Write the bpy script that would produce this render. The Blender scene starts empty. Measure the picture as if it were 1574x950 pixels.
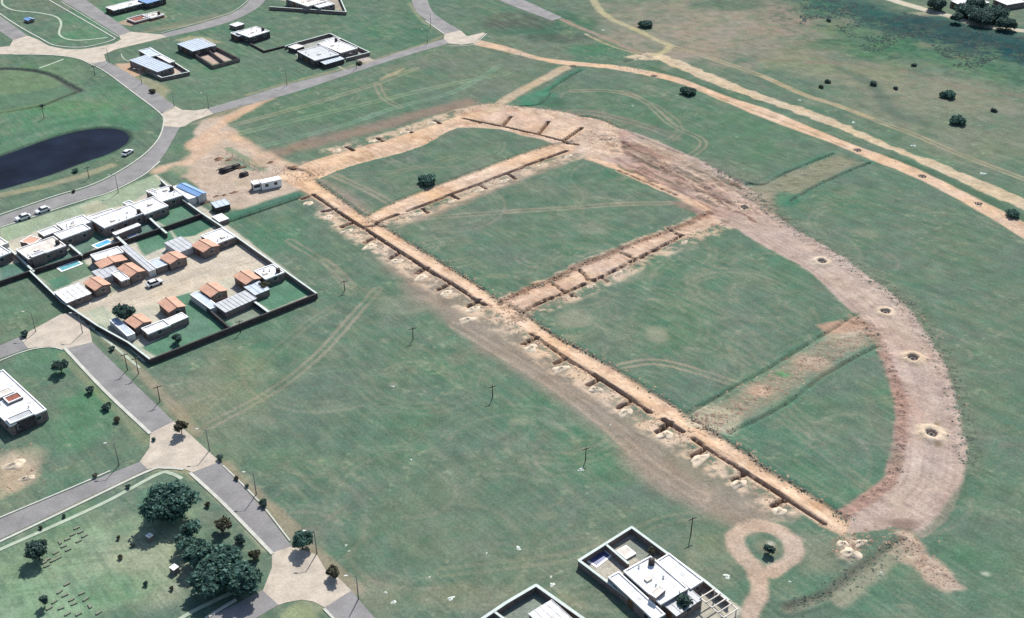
import bpy, bmesh, math, random
import numpy as np
from mathutils import Vector, Matrix
random.seed(7); RNG = np.random.default_rng(7)
R = math.radians
# ------------------------------------------------------------------ camera
CAM_H = 155.0; F_PX = 1803.0; PW, PH = 1574, 950; HORIZ = -650.0
PITCH = math.atan((PH / 2 - HORIZ) / F_PX)
scn = bpy.context.scene
cd = bpy.data.cameras.new('camera'); cam = bpy.data.objects.new('camera', cd)
scn.collection.objects.link(cam); scn.camera = cam
cam.location = (0, 0, CAM_H); cam.rotation_euler = (math.pi / 2 - PITCH, 0, 0)
cd.sensor_fit = 'HORIZONTAL'; cd.sensor_width = 36.0; cd.lens = 36.0 * F_PX / PW
cd.clip_start = 1.0; cd.clip_end = 20000
# ------------------------------------------------------------------ sky, sun, exposure
SUN_EL, SUN_AZ = R(47), R(15)          # azimuth measured from +Y towards +X
w = bpy.data.worlds.new('World'); scn.world = w; w.use_nodes = True
nt = w.node_tree; nt.nodes.clear()
sky = nt.nodes.new('ShaderNodeTexSky'); sky.sky_type = 'NISHITA'; sky.sun_disc = False
sky.sun_elevation = SUN_EL; sky.sun_rotation = SUN_AZ
bgd = nt.nodes.new('ShaderNodeBackground'); bgd.inputs[1].default_value = 0.10
out = nt.nodes.new('ShaderNodeOutputWorld')
nt.links.new(sky.outputs[0], bgd.inputs[0]); nt.links.new(bgd.outputs[0], out.inputs[0])
sl = bpy.data.lights.new('sun', 'SUN'); sl.energy = 4.2; sl.angle = R(0.53); sl.color = (1.0, 0.955, 0.89)
so = bpy.data.objects.new('sun', sl); scn.collection.objects.link(so)
sv = Vector((math.sin(SUN_AZ) * math.cos(SUN_EL), math.cos(SUN_AZ) * math.cos(SUN_EL), math.sin(SUN_EL)))
so.rotation_euler = sv.to_track_quat('Z', 'Y').to_euler(); so.location = sv * 300
scn.view_settings.view_transform = 'Standard'; scn.view_settings.look = 'None'
scn.view_settings.gamma = 1.0; scn.view_settings.exposure = 0.78
scn.view_settings.use_curve_mapping = False
LUM = np.array([1.95, 1.93, 1.98])      # what a white horizontal card shows under this light

# ------------------------------------------------------------------ helpers: photo-plan to ground
SP, CP = math.sin(PITCH), math.cos(PITCH)
def P(x, y, z=0.0):
    dx = (x - PW / 2) / F_PX; dz = -(y - PH / 2) / F_PX
    d = (dx, CP + dz * SP, -SP + dz * CP)
    t = (z - CAM_H) / d[2]
    return (t * d[0], t * d[1])
def PV(x, y, z=0.0):
    a = P(x, y, z); return Vector((a[0], a[1], z))
def lin(c):
    c = np.asarray(c, float) / 255.0
    return np.where(c <= 0.04045, c / 12.92, ((c + 0.055) / 1.055) ** 2.4)
def A(r, g, b):                         # reflectance of a surface that looks (r,g,b) in full sun
    return np.clip(lin((r, g, b)) / LUM, 0.004, 0.82)
def spline(pts, n=6, closed=False):     # Catmull-Rom
    p = [np.array(q, float) for q in pts]
    if len(p) < 3: return p
    o = []; N = len(p)
    for i in range(N if closed else N - 1):
        if closed: a, b, c, d = p[i - 1], p[i], p[(i + 1) % N], p[(i + 2) % N]
        else: a, b, c, d = p[max(i - 1, 0)], p[i], p[i + 1], p[min(i + 2, N - 1)]
        for k in range(n):
            t = k / n
            o.append(0.5 * ((2 * b) + (c - a) * t + (2 * a - 5 * b + 4 * c - d) * t * t + (3 * b - a - 3 * c + d) * t ** 3))
    if not closed: o.append(p[-1])
    return o

# ------------------------------------------------------------------ materials
def new_mat(name):
    m = bpy.data.materials.new(name); m.use_nodes = True
    n = m.node_tree; b = n.nodes['Principled BSDF']
    return m, n, b
def N(n, t, **kw):
    x = n.nodes.new(t)
    for k, v in kw.items(): setattr(x, k, v)
    return x
def ramp2(n, fac, lo, hi, p0=0.3, p1=0.7):
    r = N(n, 'ShaderNodeMapRange'); r.inputs['From Min'].default_value = p0; r.inputs['From Max'].default_value = p1
    r.inputs['To Min'].default_value = lo; r.inputs['To Max'].default_value = hi
    n.links.new(fac, r.inputs['Value']); return r.outputs[0]
def scaled(n, colsock, facsock):
    v = N(n, 'ShaderNodeVectorMath', operation='SCALE')
    n.links.new(colsock, v.inputs[0]); n.links.new(facsock, v.inputs['Scale']); return v.outputs[0]
def mat(name, rgb, rough=0.9, spec=0.2, nscale=1.2, namt=0.18, fine=6.0, famt=0.10, bump=0.0, metallic=0.0, world=False, stripe=0.0, stripe_scale=1.0):
    m, n, b = new_mat(name)
    tc = N(n, 'ShaderNodeTexCoord'); geo = N(n, 'ShaderNodeNewGeometry')
    vec = geo.outputs['Position'] if world else tc.outputs['Object']
    t1 = N(n, 'ShaderNodeTexNoise'); t1.inputs['Scale'].default_value = nscale; t1.inputs['Detail'].default_value = 4
    t2 = N(n, 'ShaderNodeTexNoise'); t2.inputs['Scale'].default_value = fine; t2.inputs['Detail'].default_value = 3
    n.links.new(vec, t1.inputs['Vector']); n.links.new(vec, t2.inputs['Vector'])
    c = N(n, 'ShaderNodeRGB'); c.outputs[0].default_value = (*rgb, 1)
    s = scaled(n, c.outputs[0], ramp2(n, t1.outputs[0], 1 - namt, 1 + namt))
    s = scaled(n, s, ramp2(n, t2.outputs[0], 1 - famt, 1 + famt))
    if stripe:
        wv = N(n, 'ShaderNodeTexWave', wave_type='BANDS', bands_direction='X'); wv.inputs['Scale'].default_value = stripe_scale
        n.links.new(tc.outputs['Object'], wv.inputs['Vector'])
        s = scaled(n, s, ramp2(n, wv.outputs['Fac'], 1 - stripe, 1.0, 0.0, 0.5))
    n.links.new(s, b.inputs['Base Color'])
    b.inputs['Roughness'].default_value = rough; b.inputs['Specular IOR Level'].default_value = spec; b.inputs['Metallic'].default_value = metallic
    if bump:
        bp = N(n, 'ShaderNodeBump'); bp.inputs['Strength'].default_value = bump; bp.inputs['Distance'].default_value = 0.05
        n.links.new(t2.outputs[0], bp.inputs['Height']); n.links.new(bp.outputs[0], b.inputs['Normal'])
    return m
M = {}
M['asphalt'] = mat('asphalt', A(160, 157, 158), 0.92, 0.15, 0.22, 0.17, 1.9, 0.10, 0.2, world=True)
M['concrete'] = mat('concrete', A(216, 203, 188), 0.9, 0.15, 0.30, 0.17, 1.8, 0.11, 0.2, world=True)
M['kerb'] = mat('kerb_concrete', A(222, 222, 212), 0.9, 0.15, 0.5, 0.12, 3.0, 0.08, world=True)
M['walkway'] = mat('walkway_concrete', A(196, 208, 188), 0.9, 0.15, 0.5, 0.14, 3.0, 0.08, world=True)
M['white'] = mat('white_paint', (0.72, 0.71, 0.69), 0.8, 0.2, 0.5, 0.10, 4.0, 0.04)
M['roof_white'] = mat('white_roof_membrane', (0.56, 0.56, 0.555), 0.75, 0.2, 0.55, 0.30, 2.4, 0.16)
M['roof_cream'] = mat('cream_roof_screed', (0.50, 0.46, 0.41), 0.85, 0.2, 0.5, 0.25, 3.0, 0.10)
M['roof_pale'] = mat('pale_blue_metal_roof', (0.36, 0.41, 0.47), 0.5, 0.3, 0.5, 0.12, 3.0, 0.06)
M['roof_grey'] = mat('grey_metal_roof', (0.35, 0.36, 0.37), 0.55, 0.3, 0.5, 0.14, 3.0, 0.06)
M['terracotta'] = mat('terracotta_tile', (0.48, 0.28, 0.20), 0.85, 0.2, 0.9, 0.16, 6.0, 0.14, 0.3, stripe=0.22, stripe_scale=1.1)
M['wall_dark'] = mat('shade_dark_wall', (0.06, 0.05, 0.048), 0.9, 0.15, 1.0, 0.25, 6.0, 0.15)  # wall colour made near black so the shade on the walls is painted in
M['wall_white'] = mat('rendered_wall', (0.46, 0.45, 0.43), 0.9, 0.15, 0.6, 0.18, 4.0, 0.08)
M['wall_shade'] = mat('shade_brown_wall', (0.17, 0.135, 0.12), 0.9, 0.15, 1.0, 0.25, 6.0, 0.15)  # brown stands for pale walls in shade, darkness put into the colour
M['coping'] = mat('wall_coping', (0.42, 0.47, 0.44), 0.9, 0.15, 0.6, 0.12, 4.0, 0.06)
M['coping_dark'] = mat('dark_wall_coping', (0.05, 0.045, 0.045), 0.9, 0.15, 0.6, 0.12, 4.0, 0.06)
M['glass'] = mat('window_glass', (0.02, 0.024, 0.03), 0.12, 0.5, 0.5, 0.1, 2.0, 0.05)
M['frame'] = mat('window_frame', (0.45, 0.45, 0.45), 0.6, 0.3)
M['door'] = mat('door_wood', (0.13, 0.07, 0.04), 0.7, 0.2)
M['pool'] = mat('pool_water', (0.10, 0.34, 0.56), 0.06, 0.5, 0.8, 0.18, 3.0, 0.10)
M['pool_teal'] = mat('teal_pool_water', (0.12, 0.33, 0.36), 0.06, 0.5, 0.8, 0.18, 3.0, 0.10)
M['blue_roof'] = mat('blue_sheet_roof', (0.15, 0.27, 0.46), 0.5, 0.3, 0.6, 0.15, 3.0, 0.08)
M['tarp'] = mat('blue_pool_cover', (0.07, 0.09, 0.20), 0.5, 0.3, 0.8, 0.25, 3.0, 0.1)
M['pole'] = mat('galvanised_pole', (0.16, 0.155, 0.15), 0.6, 0.3)
M['lamp'] = mat('lamp_housing', (0.40, 0.40, 0.38), 0.5, 0.3)
M['bark'] = mat('bark', (0.055, 0.042, 0.034), 0.95, 0.1, 2.0, 0.3)
M['rock_white'] = mat('white_rubble', (0.46, 0.49, 0.44), 0.9, 0.15, 2.0, 0.2)
M['sand'] = mat('pale_sand', A(246, 226, 202), 0.98, 0.05, 0.9, 0.12, 4.0, 0.12, 0.4)
M['sand_dark'] = mat('brown_soil', A(176, 140, 118), 0.98, 0.05, 0.9, 0.2, 4.0, 0.15, 0.4)
M['clod'] = mat('soil_clod', A(196, 164, 146), 0.98, 0.05, 0.4, 0.35, 3.0, 0.2, world=True)
M['shaft'] = mat('manhole_concrete', (0.30, 0.27, 0.24), 0.9, 0.1)
M['car_white'] = mat('white_car_paint', (0.60, 0.61, 0.62), 0.3, 0.5, 0.5, 0.03)
M['car_dark'] = mat('dark_car_paint', (0.035, 0.037, 0.045), 0.3, 0.5, 0.5, 0.03)
M['tyre'] = mat('tyre_rubber', (0.015, 0.015, 0.015), 0.9, 0.1)
M['steel_dark'] = mat('dark_pipe', (0.035, 0.03, 0.03), 0.7, 0.3)
M['hedge_wire'] = mat('wire_mesh', (0.045, 0.06, 0.05), 0.8, 0.2)
M['brick_red'] = mat('red_brick', (0.22, 0.085, 0.06), 0.9, 0.1, 1.0, 0.3, 5.0, 0.2)
M['block'] = mat('shade_olive_block', (0.17, 0.19, 0.14), 0.9, 0.1, 1.0, 0.2)  # dark olive carries the blocks' shadow in their colour

def foliage_mat(name, rgb, spread=0.55):
    m, n, b = new_mat(name)
    at = N(n, 'ShaderNodeAttribute', attribute_name='tone')
    geo = N(n, 'ShaderNodeNewGeometry')
    tn = N(n, 'ShaderNodeTexNoise'); tn.inputs['Scale'].default_value = 0.9; tn.inputs['Detail'].default_value = 3
    n.links.new(geo.outputs['Position'], tn.inputs['Vector'])
    c = N(n, 'ShaderNodeRGB'); c.outputs[0].default_value = (*rgb, 1)
    s = scaled(n, c.outputs[0], ramp2(n, at.outputs['Fac'], 1 - spread, 1 + spread, 0, 1))
    s = scaled(n, s, ramp2(n, tn.outputs[0], 0.75, 1.25))
    n.links.new(s, b.inputs['Base Color']); b.inputs['Roughness'].default_value = 0.8; b.inputs['Specular IOR Level'].default_value = 0.15
    tr_ = N(n, 'ShaderNodeBsdfTranslucent'); mx = N(n, 'ShaderNodeMixShader'); mx.inputs[0].default_value = .45; n.links.new(s, tr_.inputs[0]); n.links.new(b.outputs[0], mx.inputs[1]); n.links.new(tr_.outputs[0], mx.inputs[2]); n.links.new(mx.outputs[0], n.nodes['Material Output'].inputs[0])
    return m
M['leaf_dark'] = foliage_mat('dark_foliage', (0.078, 0.128, 0.108), .6)
M['leaf_teal'] = foliage_mat('blue_green_foliage', (0.095, 0.175, 0.142), .6)
M['leaf_brown'] = foliage_mat('brownish_foliage', (0.095, 0.095, 0.066))
M['leaf_reed'] = foliage_mat('reeds', (0.030, 0.058, 0.056), .5)
M['spoil'] = foliage_mat('pale_spoil', tuple(A(222, 194, 170)), .22)
M['leaf_weed'] = foliage_mat('weeds', (0.105, 0.155, 0.120), .45)

# ------------------------------------------------------------------ object helpers
COL = scn.collection
def tag(o, label=None, cat=None, group=None, kind=None):
    if label: o['label'] = label
    if cat: o['category'] = cat
    if group: o['group'] = group
    if kind: o['kind'] = kind
    return o
def empty(name, loc, rz=0.0):
    o = bpy.data.objects.new(name, None); COL.objects.link(o); o.location = loc; o.rotation_euler = (0, 0, rz)
    o.empty_display_size = 0.5
    return o
class MB:
    def __init__(s): s.v = []; s.f = []
    def add(s, vs, fs):
        k = len(s.v); s.v += [tuple(v) for v in vs]; s.f += [tuple(i + k for i in f) for f in fs]; return s
    def box(s, x0, x1, y0, y1, z0, z1):
        return s.add([(x0, y0, z0), (x1, y0, z0), (x1, y1, z0), (x0, y1, z0), (x0, y0, z1), (x1, y0, z1), (x1, y1, z1), (x0, y1, z1)],
                     [(0, 3, 2, 1), (4, 5, 6, 7), (0, 1, 5, 4), (1, 2, 6, 5), (2, 3, 7, 6), (3, 0, 4, 7)])
    def tube(s, pts, r0, r1=None, n=8, cap=True):
        r1 = r0 if r1 is None else r1; pts = [Vector(p) for p in pts]; k = len(s.v); L = len(pts)
        for i, p in enumerate(pts):
            d = (pts[min(i + 1, L - 1)] - pts[max(i - 1, 0)]).normalized()
            a = d.orthogonal().normalized(); b = d.cross(a); r = r0 + (r1 - r0) * i / (L - 1)
            for j in range(n):
                t = 2 * math.pi * j / n; s.v.append(tuple(p + a * (r * math.cos(t)) + b * (r * math.sin(t))))
        for i in range(L - 1):
            for j in range(n):
                s.f.append((k + i * n + j, k + i * n + (j + 1) % n, k + (i + 1) * n + (j + 1) % n, k + (i + 1) * n + j))
        if cap:
            s.f.append(tuple(k + j for j in reversed(range(n)))); s.f.append(tuple(k + (L - 1) * n + j for j in range(n)))
        return s
    def lathe(s, prof, n=16, c=(0, 0, 0)):
        k = len(s.v); L = len(prof)
        for r, z in prof:
            for j in range(n):
                t = 2 * math.pi * j / n; s.v.append((c[0] + r * math.cos(t), c[1] + r * math.sin(t), c[2] + z))
        for i in range(L - 1):
            for j in range(n):
                s.f.append((k + i * n + j, k + i * n + (j + 1) % n, k + (i + 1) * n + (j + 1) % n, k + (i + 1) * n + j))
        return s
    def build(s, name, m, parent=None, smooth=False, loc=None, rz=None):
        me = bpy.data.meshes.new(name); me.from_pydata(s.v, [], s.f); me.update()
        me.materials.append(M[m] if isinstance(m, str) else m)
        if smooth: me.polygons.foreach_set('use_smooth', [True] * len(me.polygons))
        o = bpy.data.objects.new(name, me); COL.objects.link(o)
        if parent: o.parent = parent
        if loc is not None: o.location = loc
        if rz is not None: o.rotation_euler = (0, 0, rz)
        return o
def tree_copy(o, parent=None):
    c = o.copy(); COL.objects.link(c); c.parent = parent
    for ch in o.children: tree_copy(ch, c)
    return c

# ------------------------------------------------------------------ the ground sheet (height field in site axes u,v)
d0 = np.array(P(1290, 800)) - np.array(P(470, 280)); TH = math.atan2(d0[1], d0[0])
CT, ST = math.cos(TH), math.sin(TH)
def uv(x, y): return (x * CT + y * ST, -x * ST + y * CT)
def PU(x, y, z=0.0): return uv(*P(x, y, z))
MX, MY = 16.0, 16.0
corners = [P(0, 0), P(PW, 0), P(PW, PH), P(0, PH)]
trap = [(corners[0][0] - MX, corners[0][1] + MY), (corners[1][0] + MX, corners[1][1] + MY), (corners[2][0] + MX, corners[2][1] - MY), (corners[3][0] - MX, corners[3][1] - MY)]
tu = [uv(*p) for p in trap]
STEP = 0.45
U1 = np.arange(min(t[0] for t in tu), max(t[0] for t in tu) + STEP, STEP)
V1 = np.arange(min(t[1] for t in tu), max(t[1] for t in tu) + STEP, STEP)
U0, V0 = U1[0], V1[0]; NU, NV = len(U1), len(V1)
GU, GV = np.meshgrid(U1, V1)            # [v,u]
GX = (GU * CT - GV * ST).astype(np.float32); GY = (GU * ST + GV * CT).astype(np.float32)
GU = GU.astype(np.float32); GV = GV.astype(np.float32)
def vnoise(scale, seed, oct=1, x=None, y=None):
    x = GU if x is None else x; y = GV if y is None else y
    tot = np.zeros(x.shape, np.float32); amp = 1.0; na = 0
    for o in range(oct):
        lat = np.random.default_rng(seed + o * 97).random((256, 256)).astype(np.float32)
        fx = x / scale + 1000.3 + o * 13.7; fy = y / scale + 1000.7 + o * 7.1
        ix = np.floor(fx).astype(np.int32); iy = np.floor(fy).astype(np.int32)
        tx = fx - ix; ty = fy - iy; tx = tx * tx * (3 - 2 * tx); ty = ty * ty * (3 - 2 * ty)
        i0 = ix & 255; i1 = (ix + 1) & 255; j0 = iy & 255; j1 = (iy + 1) & 255
        v = (lat[j0, i0] * (1 - tx) + lat[j0, i1] * tx) * (1 - ty) + (lat[j1, i0] * (1 - tx) + lat[j1, i1] * tx) * ty
        tot += amp * (v - 0.5) * 2; na += amp; amp *= 0.55; scale *= 0.5
    return tot / na
N1 = vnoise(1.3, 1, 2); N3 = vnoise(3.6, 2, 3); N9 = vnoise(9.0, 3, 3); N30 = vnoise(32.0, 4, 4); N70 = vnoise(80.0, 5, 3)
NST = vnoise(1.0, 6, 2, GU / 14.0, GV / 1.5)   # streaks along u
NSV = vnoise(1.0, 8, 2, GU / 1.5, GV / 14.0)   # streaks along v
H = np.zeros(GU.shape, np.float32)
REG = np.zeros(GU.shape, np.int16); REGN = {0: 'ground'}
C = np.zeros(GU.shape + (3,), np.float32)
DIRT = np.zeros(GU.shape, np.float32)
def mixc(mask, rgb):
    C[...] += (np.asarray(rgb, np.float32) - C) * mask[..., None]
def win(pts, m):
    a = np.array(pts); i0 = max(int((a[:, 0].min() - m - U0) / STEP), 0); i1 = min(int((a[:, 0].max() + m - U0) / STEP) + 2, NU)
    j0 = max(int((a[:, 1].min() - m - V0) / STEP), 0); j1 = min(int((a[:, 1].max() + m - V0) / STEP) + 2, NV)
    return slice(j0, max(j1, j0)), slice(i0, max(i1, i0))
def dline(pts, maxd, closed=False):     # distance to polyline (uv), inf beyond maxd
    D = np.full(GU.shape, 1e6, np.float32); n = len(pts)
    for i in range(n if closed else n - 1):
        a, b = pts[i], pts[(i + 1) % n]; s = win([a, b], maxd)
        gu, gv = GU[s], GV[s]
        if gu.size == 0: continue
        dx, dy = b[0] - a[0], b[1] - a[1]; L2 = dx * dx + dy * dy + 1e-9
        t = np.clip(((gu - a[0]) * dx + (gv - a[1]) * dy) / L2, 0, 1)
        D[s] = np.minimum(D[s], np.hypot(gu - a[0] - t * dx, gv - a[1] - t * dy))
    return D
def sdpoly(pts, m=8.0):                 # signed distance, negative inside
    D = dline(pts, m, True); s = win(pts, 1.0); gu, gv = GU[s], GV[s]
    ins = np.zeros(gu.shape, bool); n = len(pts)
    for i in range(n):
        a, b = pts[i], pts[(i + 1) % n]
        if abs(a[1] - b[1]) < 1e-9: continue
        c = (a[1] > gv) != (b[1] > gv)
        ins ^= c & (gu < (b[0] - a[0]) * (gv - a[1]) / (b[1] - a[1]) + a[0])
    full = np.zeros(GU.shape, bool); full[s] = ins
    return np.where(full, -D, D)
def sst(x, a, b):
    t = np.clip((x - a) / (b - a), 0, 1); return t * t * (3 - 2 * t)
def px2uv(pts): return [PU(*p) for p in pts]
def LN(pts, sp=True): q = px2uv(pts); return spline(q, 5) if sp and len(q) > 2 else q
def dlw(pts, maxd):                     # windowed distance: slice and array
    s = win(pts, maxd); gu, gv = GU[s], GV[s]; D = np.full(gu.shape, 1e6, np.float32)
    for i in range(len(pts) - 1):
        a, b = pts[i], pts[i + 1]; q = win([a, b], maxd)
        l = (slice(q[0].start - s[0].start, q[0].stop - s[0].start), slice(q[1].start - s[1].start, q[1].stop - s[1].start))
        if q[0].stop <= q[0].start or q[1].stop <= q[1].start: continue
        hu, hv = GU[q], GV[q]; dx, dy = b[0] - a[0], b[1] - a[1]; L2 = dx * dx + dy * dy + 1e-9
        t = np.clip(((hu - a[0]) * dx + (hv - a[1]) * dy) / L2, 0, 1)
        D[l] = np.minimum(D[l], np.hypot(hu - a[0] - t * dx, hv - a[1] - t * dy))
    return s, D
def mixw(s, mask, rgb): C[s] += (np.asarray(rgb, np.float32) - C[s]) * mask[..., None]
def brush_line(pts, width, rgb, k=1.0, soft=1.0, rag=0.5, nz=None, sp=True, brk=0.0, dirt=0.0):
    nz = N3 if nz is None else nz
    s, D = dlw(LN(pts, sp), width / 2 + soft + rag + 1); D = D + nz[s] * rag
    m = k * (1 - sst(D, width / 2 - soft * 0.5, width / 2 + soft * 0.5)); mixw(s, m, rgb)
    if dirt: DIRT[s] = np.maximum(DIRT[s], m * dirt)
    return s, D
def brush_lineF(*a, **k):
    s, D = brush_line(*a, **k); F = np.full(GU.shape, 1e6, np.float32); F[s] = D; return F
def brush_poly(pts, rgb, k=1.0, soft=1.0, rag=0.5, nz=None, sp=False, dirt=0.0):
    nz = N3 if nz is None else nz
    q = px2uv(pts); q = spline(q, 5, True) if sp else q
    D = sdpoly(q, soft + rag + 2) + nz * rag
    m = k * (1 - sst(D, -soft * 0.5, soft * 0.5)); mixc(m, rgb)
    if dirt: DIRT[...] = np.maximum(DIRT, m * dirt)
    return D
def brush_blob(x, y, rx, ry, rgb, k=0.6, rag=0.5):  # radii in photo pixels around a plan point
    a = np.array(P(x + rx, y)) - np.array(P(x, y)); b = np.array(P(x, y - ry)) - np.array(P(x, y))
    r1 = max(np.hypot(*a), 0.3); r2 = max(np.hypot(*b), 0.3); cx, cy = P(x, y); s = win([PU(x, y)], 1.8 * max(r1, r2))
    if GU[s].size == 0: return
    d = np.sqrt(((GX[s] - cx) / r1) ** 2 + ((GY[s] - cy) / r2) ** 2) + rag * N9[s]
    mixw(s, k * (1 - sst(d, 0.45, 1.1)), rgb)
def region(name, D, lim=0.0):
    k = max(REGN) + 1; REGN[k] = name; REG[D < lim] = k; return k

# --- meadow base
grass = A(110, 126, 113); lush = A(92, 129, 109); olive = A(126, 135, 116); brown = A(138, 134, 123); teal = A(82, 126, 108)
dirt_o = A(230, 197, 169); dirt_m = A(198, 177, 166); dirt_p = A(216, 190, 170); track = A(164, 149, 136); sandc = A(238, 215, 190); dirt_b = A(150, 118, 104)
bare_pale = A(206, 190, 170)
C[...] = grass
mixc(0.55 * sst(N30 + 0.25 * N9, 0.05, 0.6), lush); mixc(0.5 * sst(-N30 + 0.3 * N9, 0.1, 0.6), olive)
mixc(0.5 * sst(N70 + 0.45 * N9, 0.0, 0.5), brown); mixc(0.40 * sst(NST + 0.3 * N9, 0.1, 0.5), olive); mixc(0.30 * sst(NSV + 0.3 * N9, 0.1, 0.5), lush)
NF1 = vnoise(1.0, 61, 2, GU / 7.0, GV / .75); NF2 = vnoise(1.0, 65, 2, (GX + .25 * GY) / 6.0, (GY - .25 * GX) / .9); NP = vnoise(5.0, 71, 3)
def streaks():
    mixc(0.42 * sst(NF1 + .35 * N30, .1, .6), A(138, 144, 126)); mixc(0.36 * sst(-NF1 + .35 * NP, .15, .6), A(92, 114, 102)); mixc(0.34 * sst(NF2 + .5 * NP, .15, .7), A(96, 128, 106)); mixc(.40 * sst(NP + .3 * N30, .25, .7), A(138, 140, 124)); mixc(.35 * sst(-NP + .3 * N30, .3, .7), A(90, 124, 108))
    mixc(.5 * sst(N1 + .5 * N9, .62, .8), A(160, 164, 140))
# --- tints of whole fields
for x, y, rx, ry, c, k in [
    (1100, 45, 200, 58, A(168, 150, 140), 1.0), (1000, 20, 70, 26, A(150, 140, 128), .7), (1190, 75, 90, 26, A(150, 140, 128), .7), (1210, 25, 70, 28, A(160, 138, 130), .7), (1250, 75, 60, 22, A(150, 138, 126), .6), (1440, 150, 170, 46, A(148, 142, 128), .9),
    (1330, 112, 100, 24, A(150, 144, 126), .75), (1500, 220, 120, 42, A(140, 138, 124), .85), (1230, 100, 70, 18, A(146, 146, 122), .7),
    (1500, 60, 120, 28, A(58, 92, 92), .85), (1400, 40, 100, 20, A(66, 104, 96), .8), (1300, 15, 90, 16, A(70, 112, 98), .8), (1350, 75, 110, 22, A(88, 124, 98), .8), (1540, 95, 60, 20, A(86, 118, 100), .7),
    (1120, 8, 70, 12, A(84, 110, 98), .7), (840, 40, 90, 26, A(74, 112, 94), .85), (790, 32, 70, 14, A(104, 100, 98), .75), (860, 58, 60, 10, A(96, 96, 96), .6), (920, 80, 60, 18, A(84, 128, 104), .8),
    (100, 190, 130, 60, A(100, 142, 112), .7), (60, 130, 90, 40, A(118, 144, 114), .7), (120, 160, 90, 14, A(120, 146, 112), .5),
    (150, 30, 60, 40, A(102, 142, 114), .8), (330, 120, 100, 40, A(112, 138, 116), .6), (590, 60, 110, 45, A(96, 130, 110), .6), (640, 55, 60, 20, A(78, 116, 100), .5), (500, 150, 140, 40, A(98, 130, 106), .5),
    (350, 640, 70, 90, A(138, 142, 122), .6), (290, 600, 70, 50, A(158, 146, 128), .55), (350, 560, 60, 40, A(150, 146, 124), .5), (130, 640, 70, 60, A(98, 138, 110), .7), (60, 560, 60, 40, A(100, 138, 112), .7),
    (150, 850, 150, 80, A(156, 172, 144), .85), (230, 870, 90, 55, A(172, 172, 148), .75), (60, 930, 90, 45, A(148, 172, 144), .8), (180, 900, 60, 30, A(112, 152, 122), .6), (240, 760, 60, 20, A(98, 140, 112), .6),
    (30, 720, 40, 34, A(196, 174, 150), .6), (700, 920, 120, 28, A(150, 144, 126), .65), (880, 920, 40, 30, A(150, 150, 126), .7), (590, 910, 60, 26, A(156, 148, 130), .5),
    (1100, 860, 60, 50, A(142, 142, 122), .6), (1260, 840, 60, 40, A(150, 142, 126), .6), (1500, 880, 90, 50, A(98, 132, 110), .5), (1300, 910, 80, 30, A(100, 132, 112), .5),
    (430, 370, 60, 40, A(88, 132, 108), .6), (400, 520, 60, 40, A(98, 132, 108), .5), (620, 680, 120, 60, A(100, 128, 110), .5), (860, 640, 80, 50, A(92, 130, 108), .55), (900, 720, 80, 40, A(96, 132, 106), .5),
    (1230, 690, 60, 60, A(90, 128, 106), .6), (1150, 680, 40, 30, A(84, 128, 106), .6), (1040, 500, 120, 60, A(100, 128, 108), .45), (1200, 440, 60, 40, A(108, 128, 112), .5), (880, 340, 70, 40, A(100, 128, 108), .5), (690, 240, 60, 30, A(106, 128, 110), .5),
    (1000, 170, 90, 40, A(94, 126, 104), .6), (1150, 210, 90, 40, A(98, 130, 106), .6), (1420, 360, 80, 60, A(108, 128, 112), .5), (1310, 320, 80, 40, A(104, 130, 112), .45), (20, 470, 60, 34, A(112, 138, 116), .7),
    (550, 430, 90, 26, A(112, 126, 112), .5), (330, 470, 1, 1, grass, 0)]:
    brush_blob(x, y, rx, ry, c, k, 0.55)
streaks()
C[...] *= np.array([.98, 1.06, 1.01], np.float32)
# --- mowing marks: faint arcs in the fields
def mow(pts, cx, cy, period, k, rgb):
    D = sdpoly(px2uv(pts), 6.0); c = PU(cx, cy); r = np.hypot(GU - c[0], GV - c[1])
    s = 0.5 + 0.5 * np.sin(2 * math.pi * (r + 0.8 * N9) / period + 2 * N9)
    mixc(k * s ** 2 * (1 - sst(D, -5, 0)) * (0.35 + 0.65 * sst(N9, -0.5, 0.5)), rgb)
mow([(880, 500), (1130, 370), (1290, 480), (1080, 620)], 800, 640, 3.1, 0.55, A(142, 146, 126))
mow([(640, 350), (900, 240), (1080, 320), (800, 450)], 900, 190, 3.6, 0.36, A(138, 144, 124))
mow([(240, 580), (560, 420), (1000, 720), (760, 940), (560, 920)], 60, 1000, 4.2, 0.34, A(134, 140, 122))
mow([(1200, 330), (1340, 250), (1574, 380), (1574, 700), (1500, 640)], 1000, 900, 4.6, 0.36, A(136, 138, 120))
mow([(1120, 680), (1200, 630), (1360, 560), (1350, 720), (1270, 770)], 1500, 400, 3.8, 0.34, A(126, 142, 118))
# --- pale wheel tracks over the grass
def ruts(pts, rgb, k=0.6, gap=1.9, wd=0.7):
    s, D = dlw(LN(pts), 4.0); D = D + 0.12 * N3[s]
    m = k * (1 - sst(np.abs(D - gap / 2), wd * 0.3, wd * 0.9)); mixw(s, m * (0.55 + 0.45 * sst(N9[s], -0.5, 0.4)), rgb)
tk = A(172, 160, 142); tk2 = A(160, 156, 136)
ruts([(320, 655), (420, 600), (490, 545), (540, 490), (580, 445)], tk, .75)
ruts([(300, 640), (400, 560), (470, 500), (520, 470)], tk2, .35)
ruts([(445, 370), (510, 410), (540, 440)], tk, .5); ruts([(500, 400), (540, 450)], tk2, .4)
ruts([(880, 140), (940, 140), (990, 155), (1030, 190), (1075, 212), (1080, 225), (1060, 240)], tk, .8)
ruts([(960, 140), (1010, 165), (1045, 195), (1030, 215), (1005, 216)], tk, .5)
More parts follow.
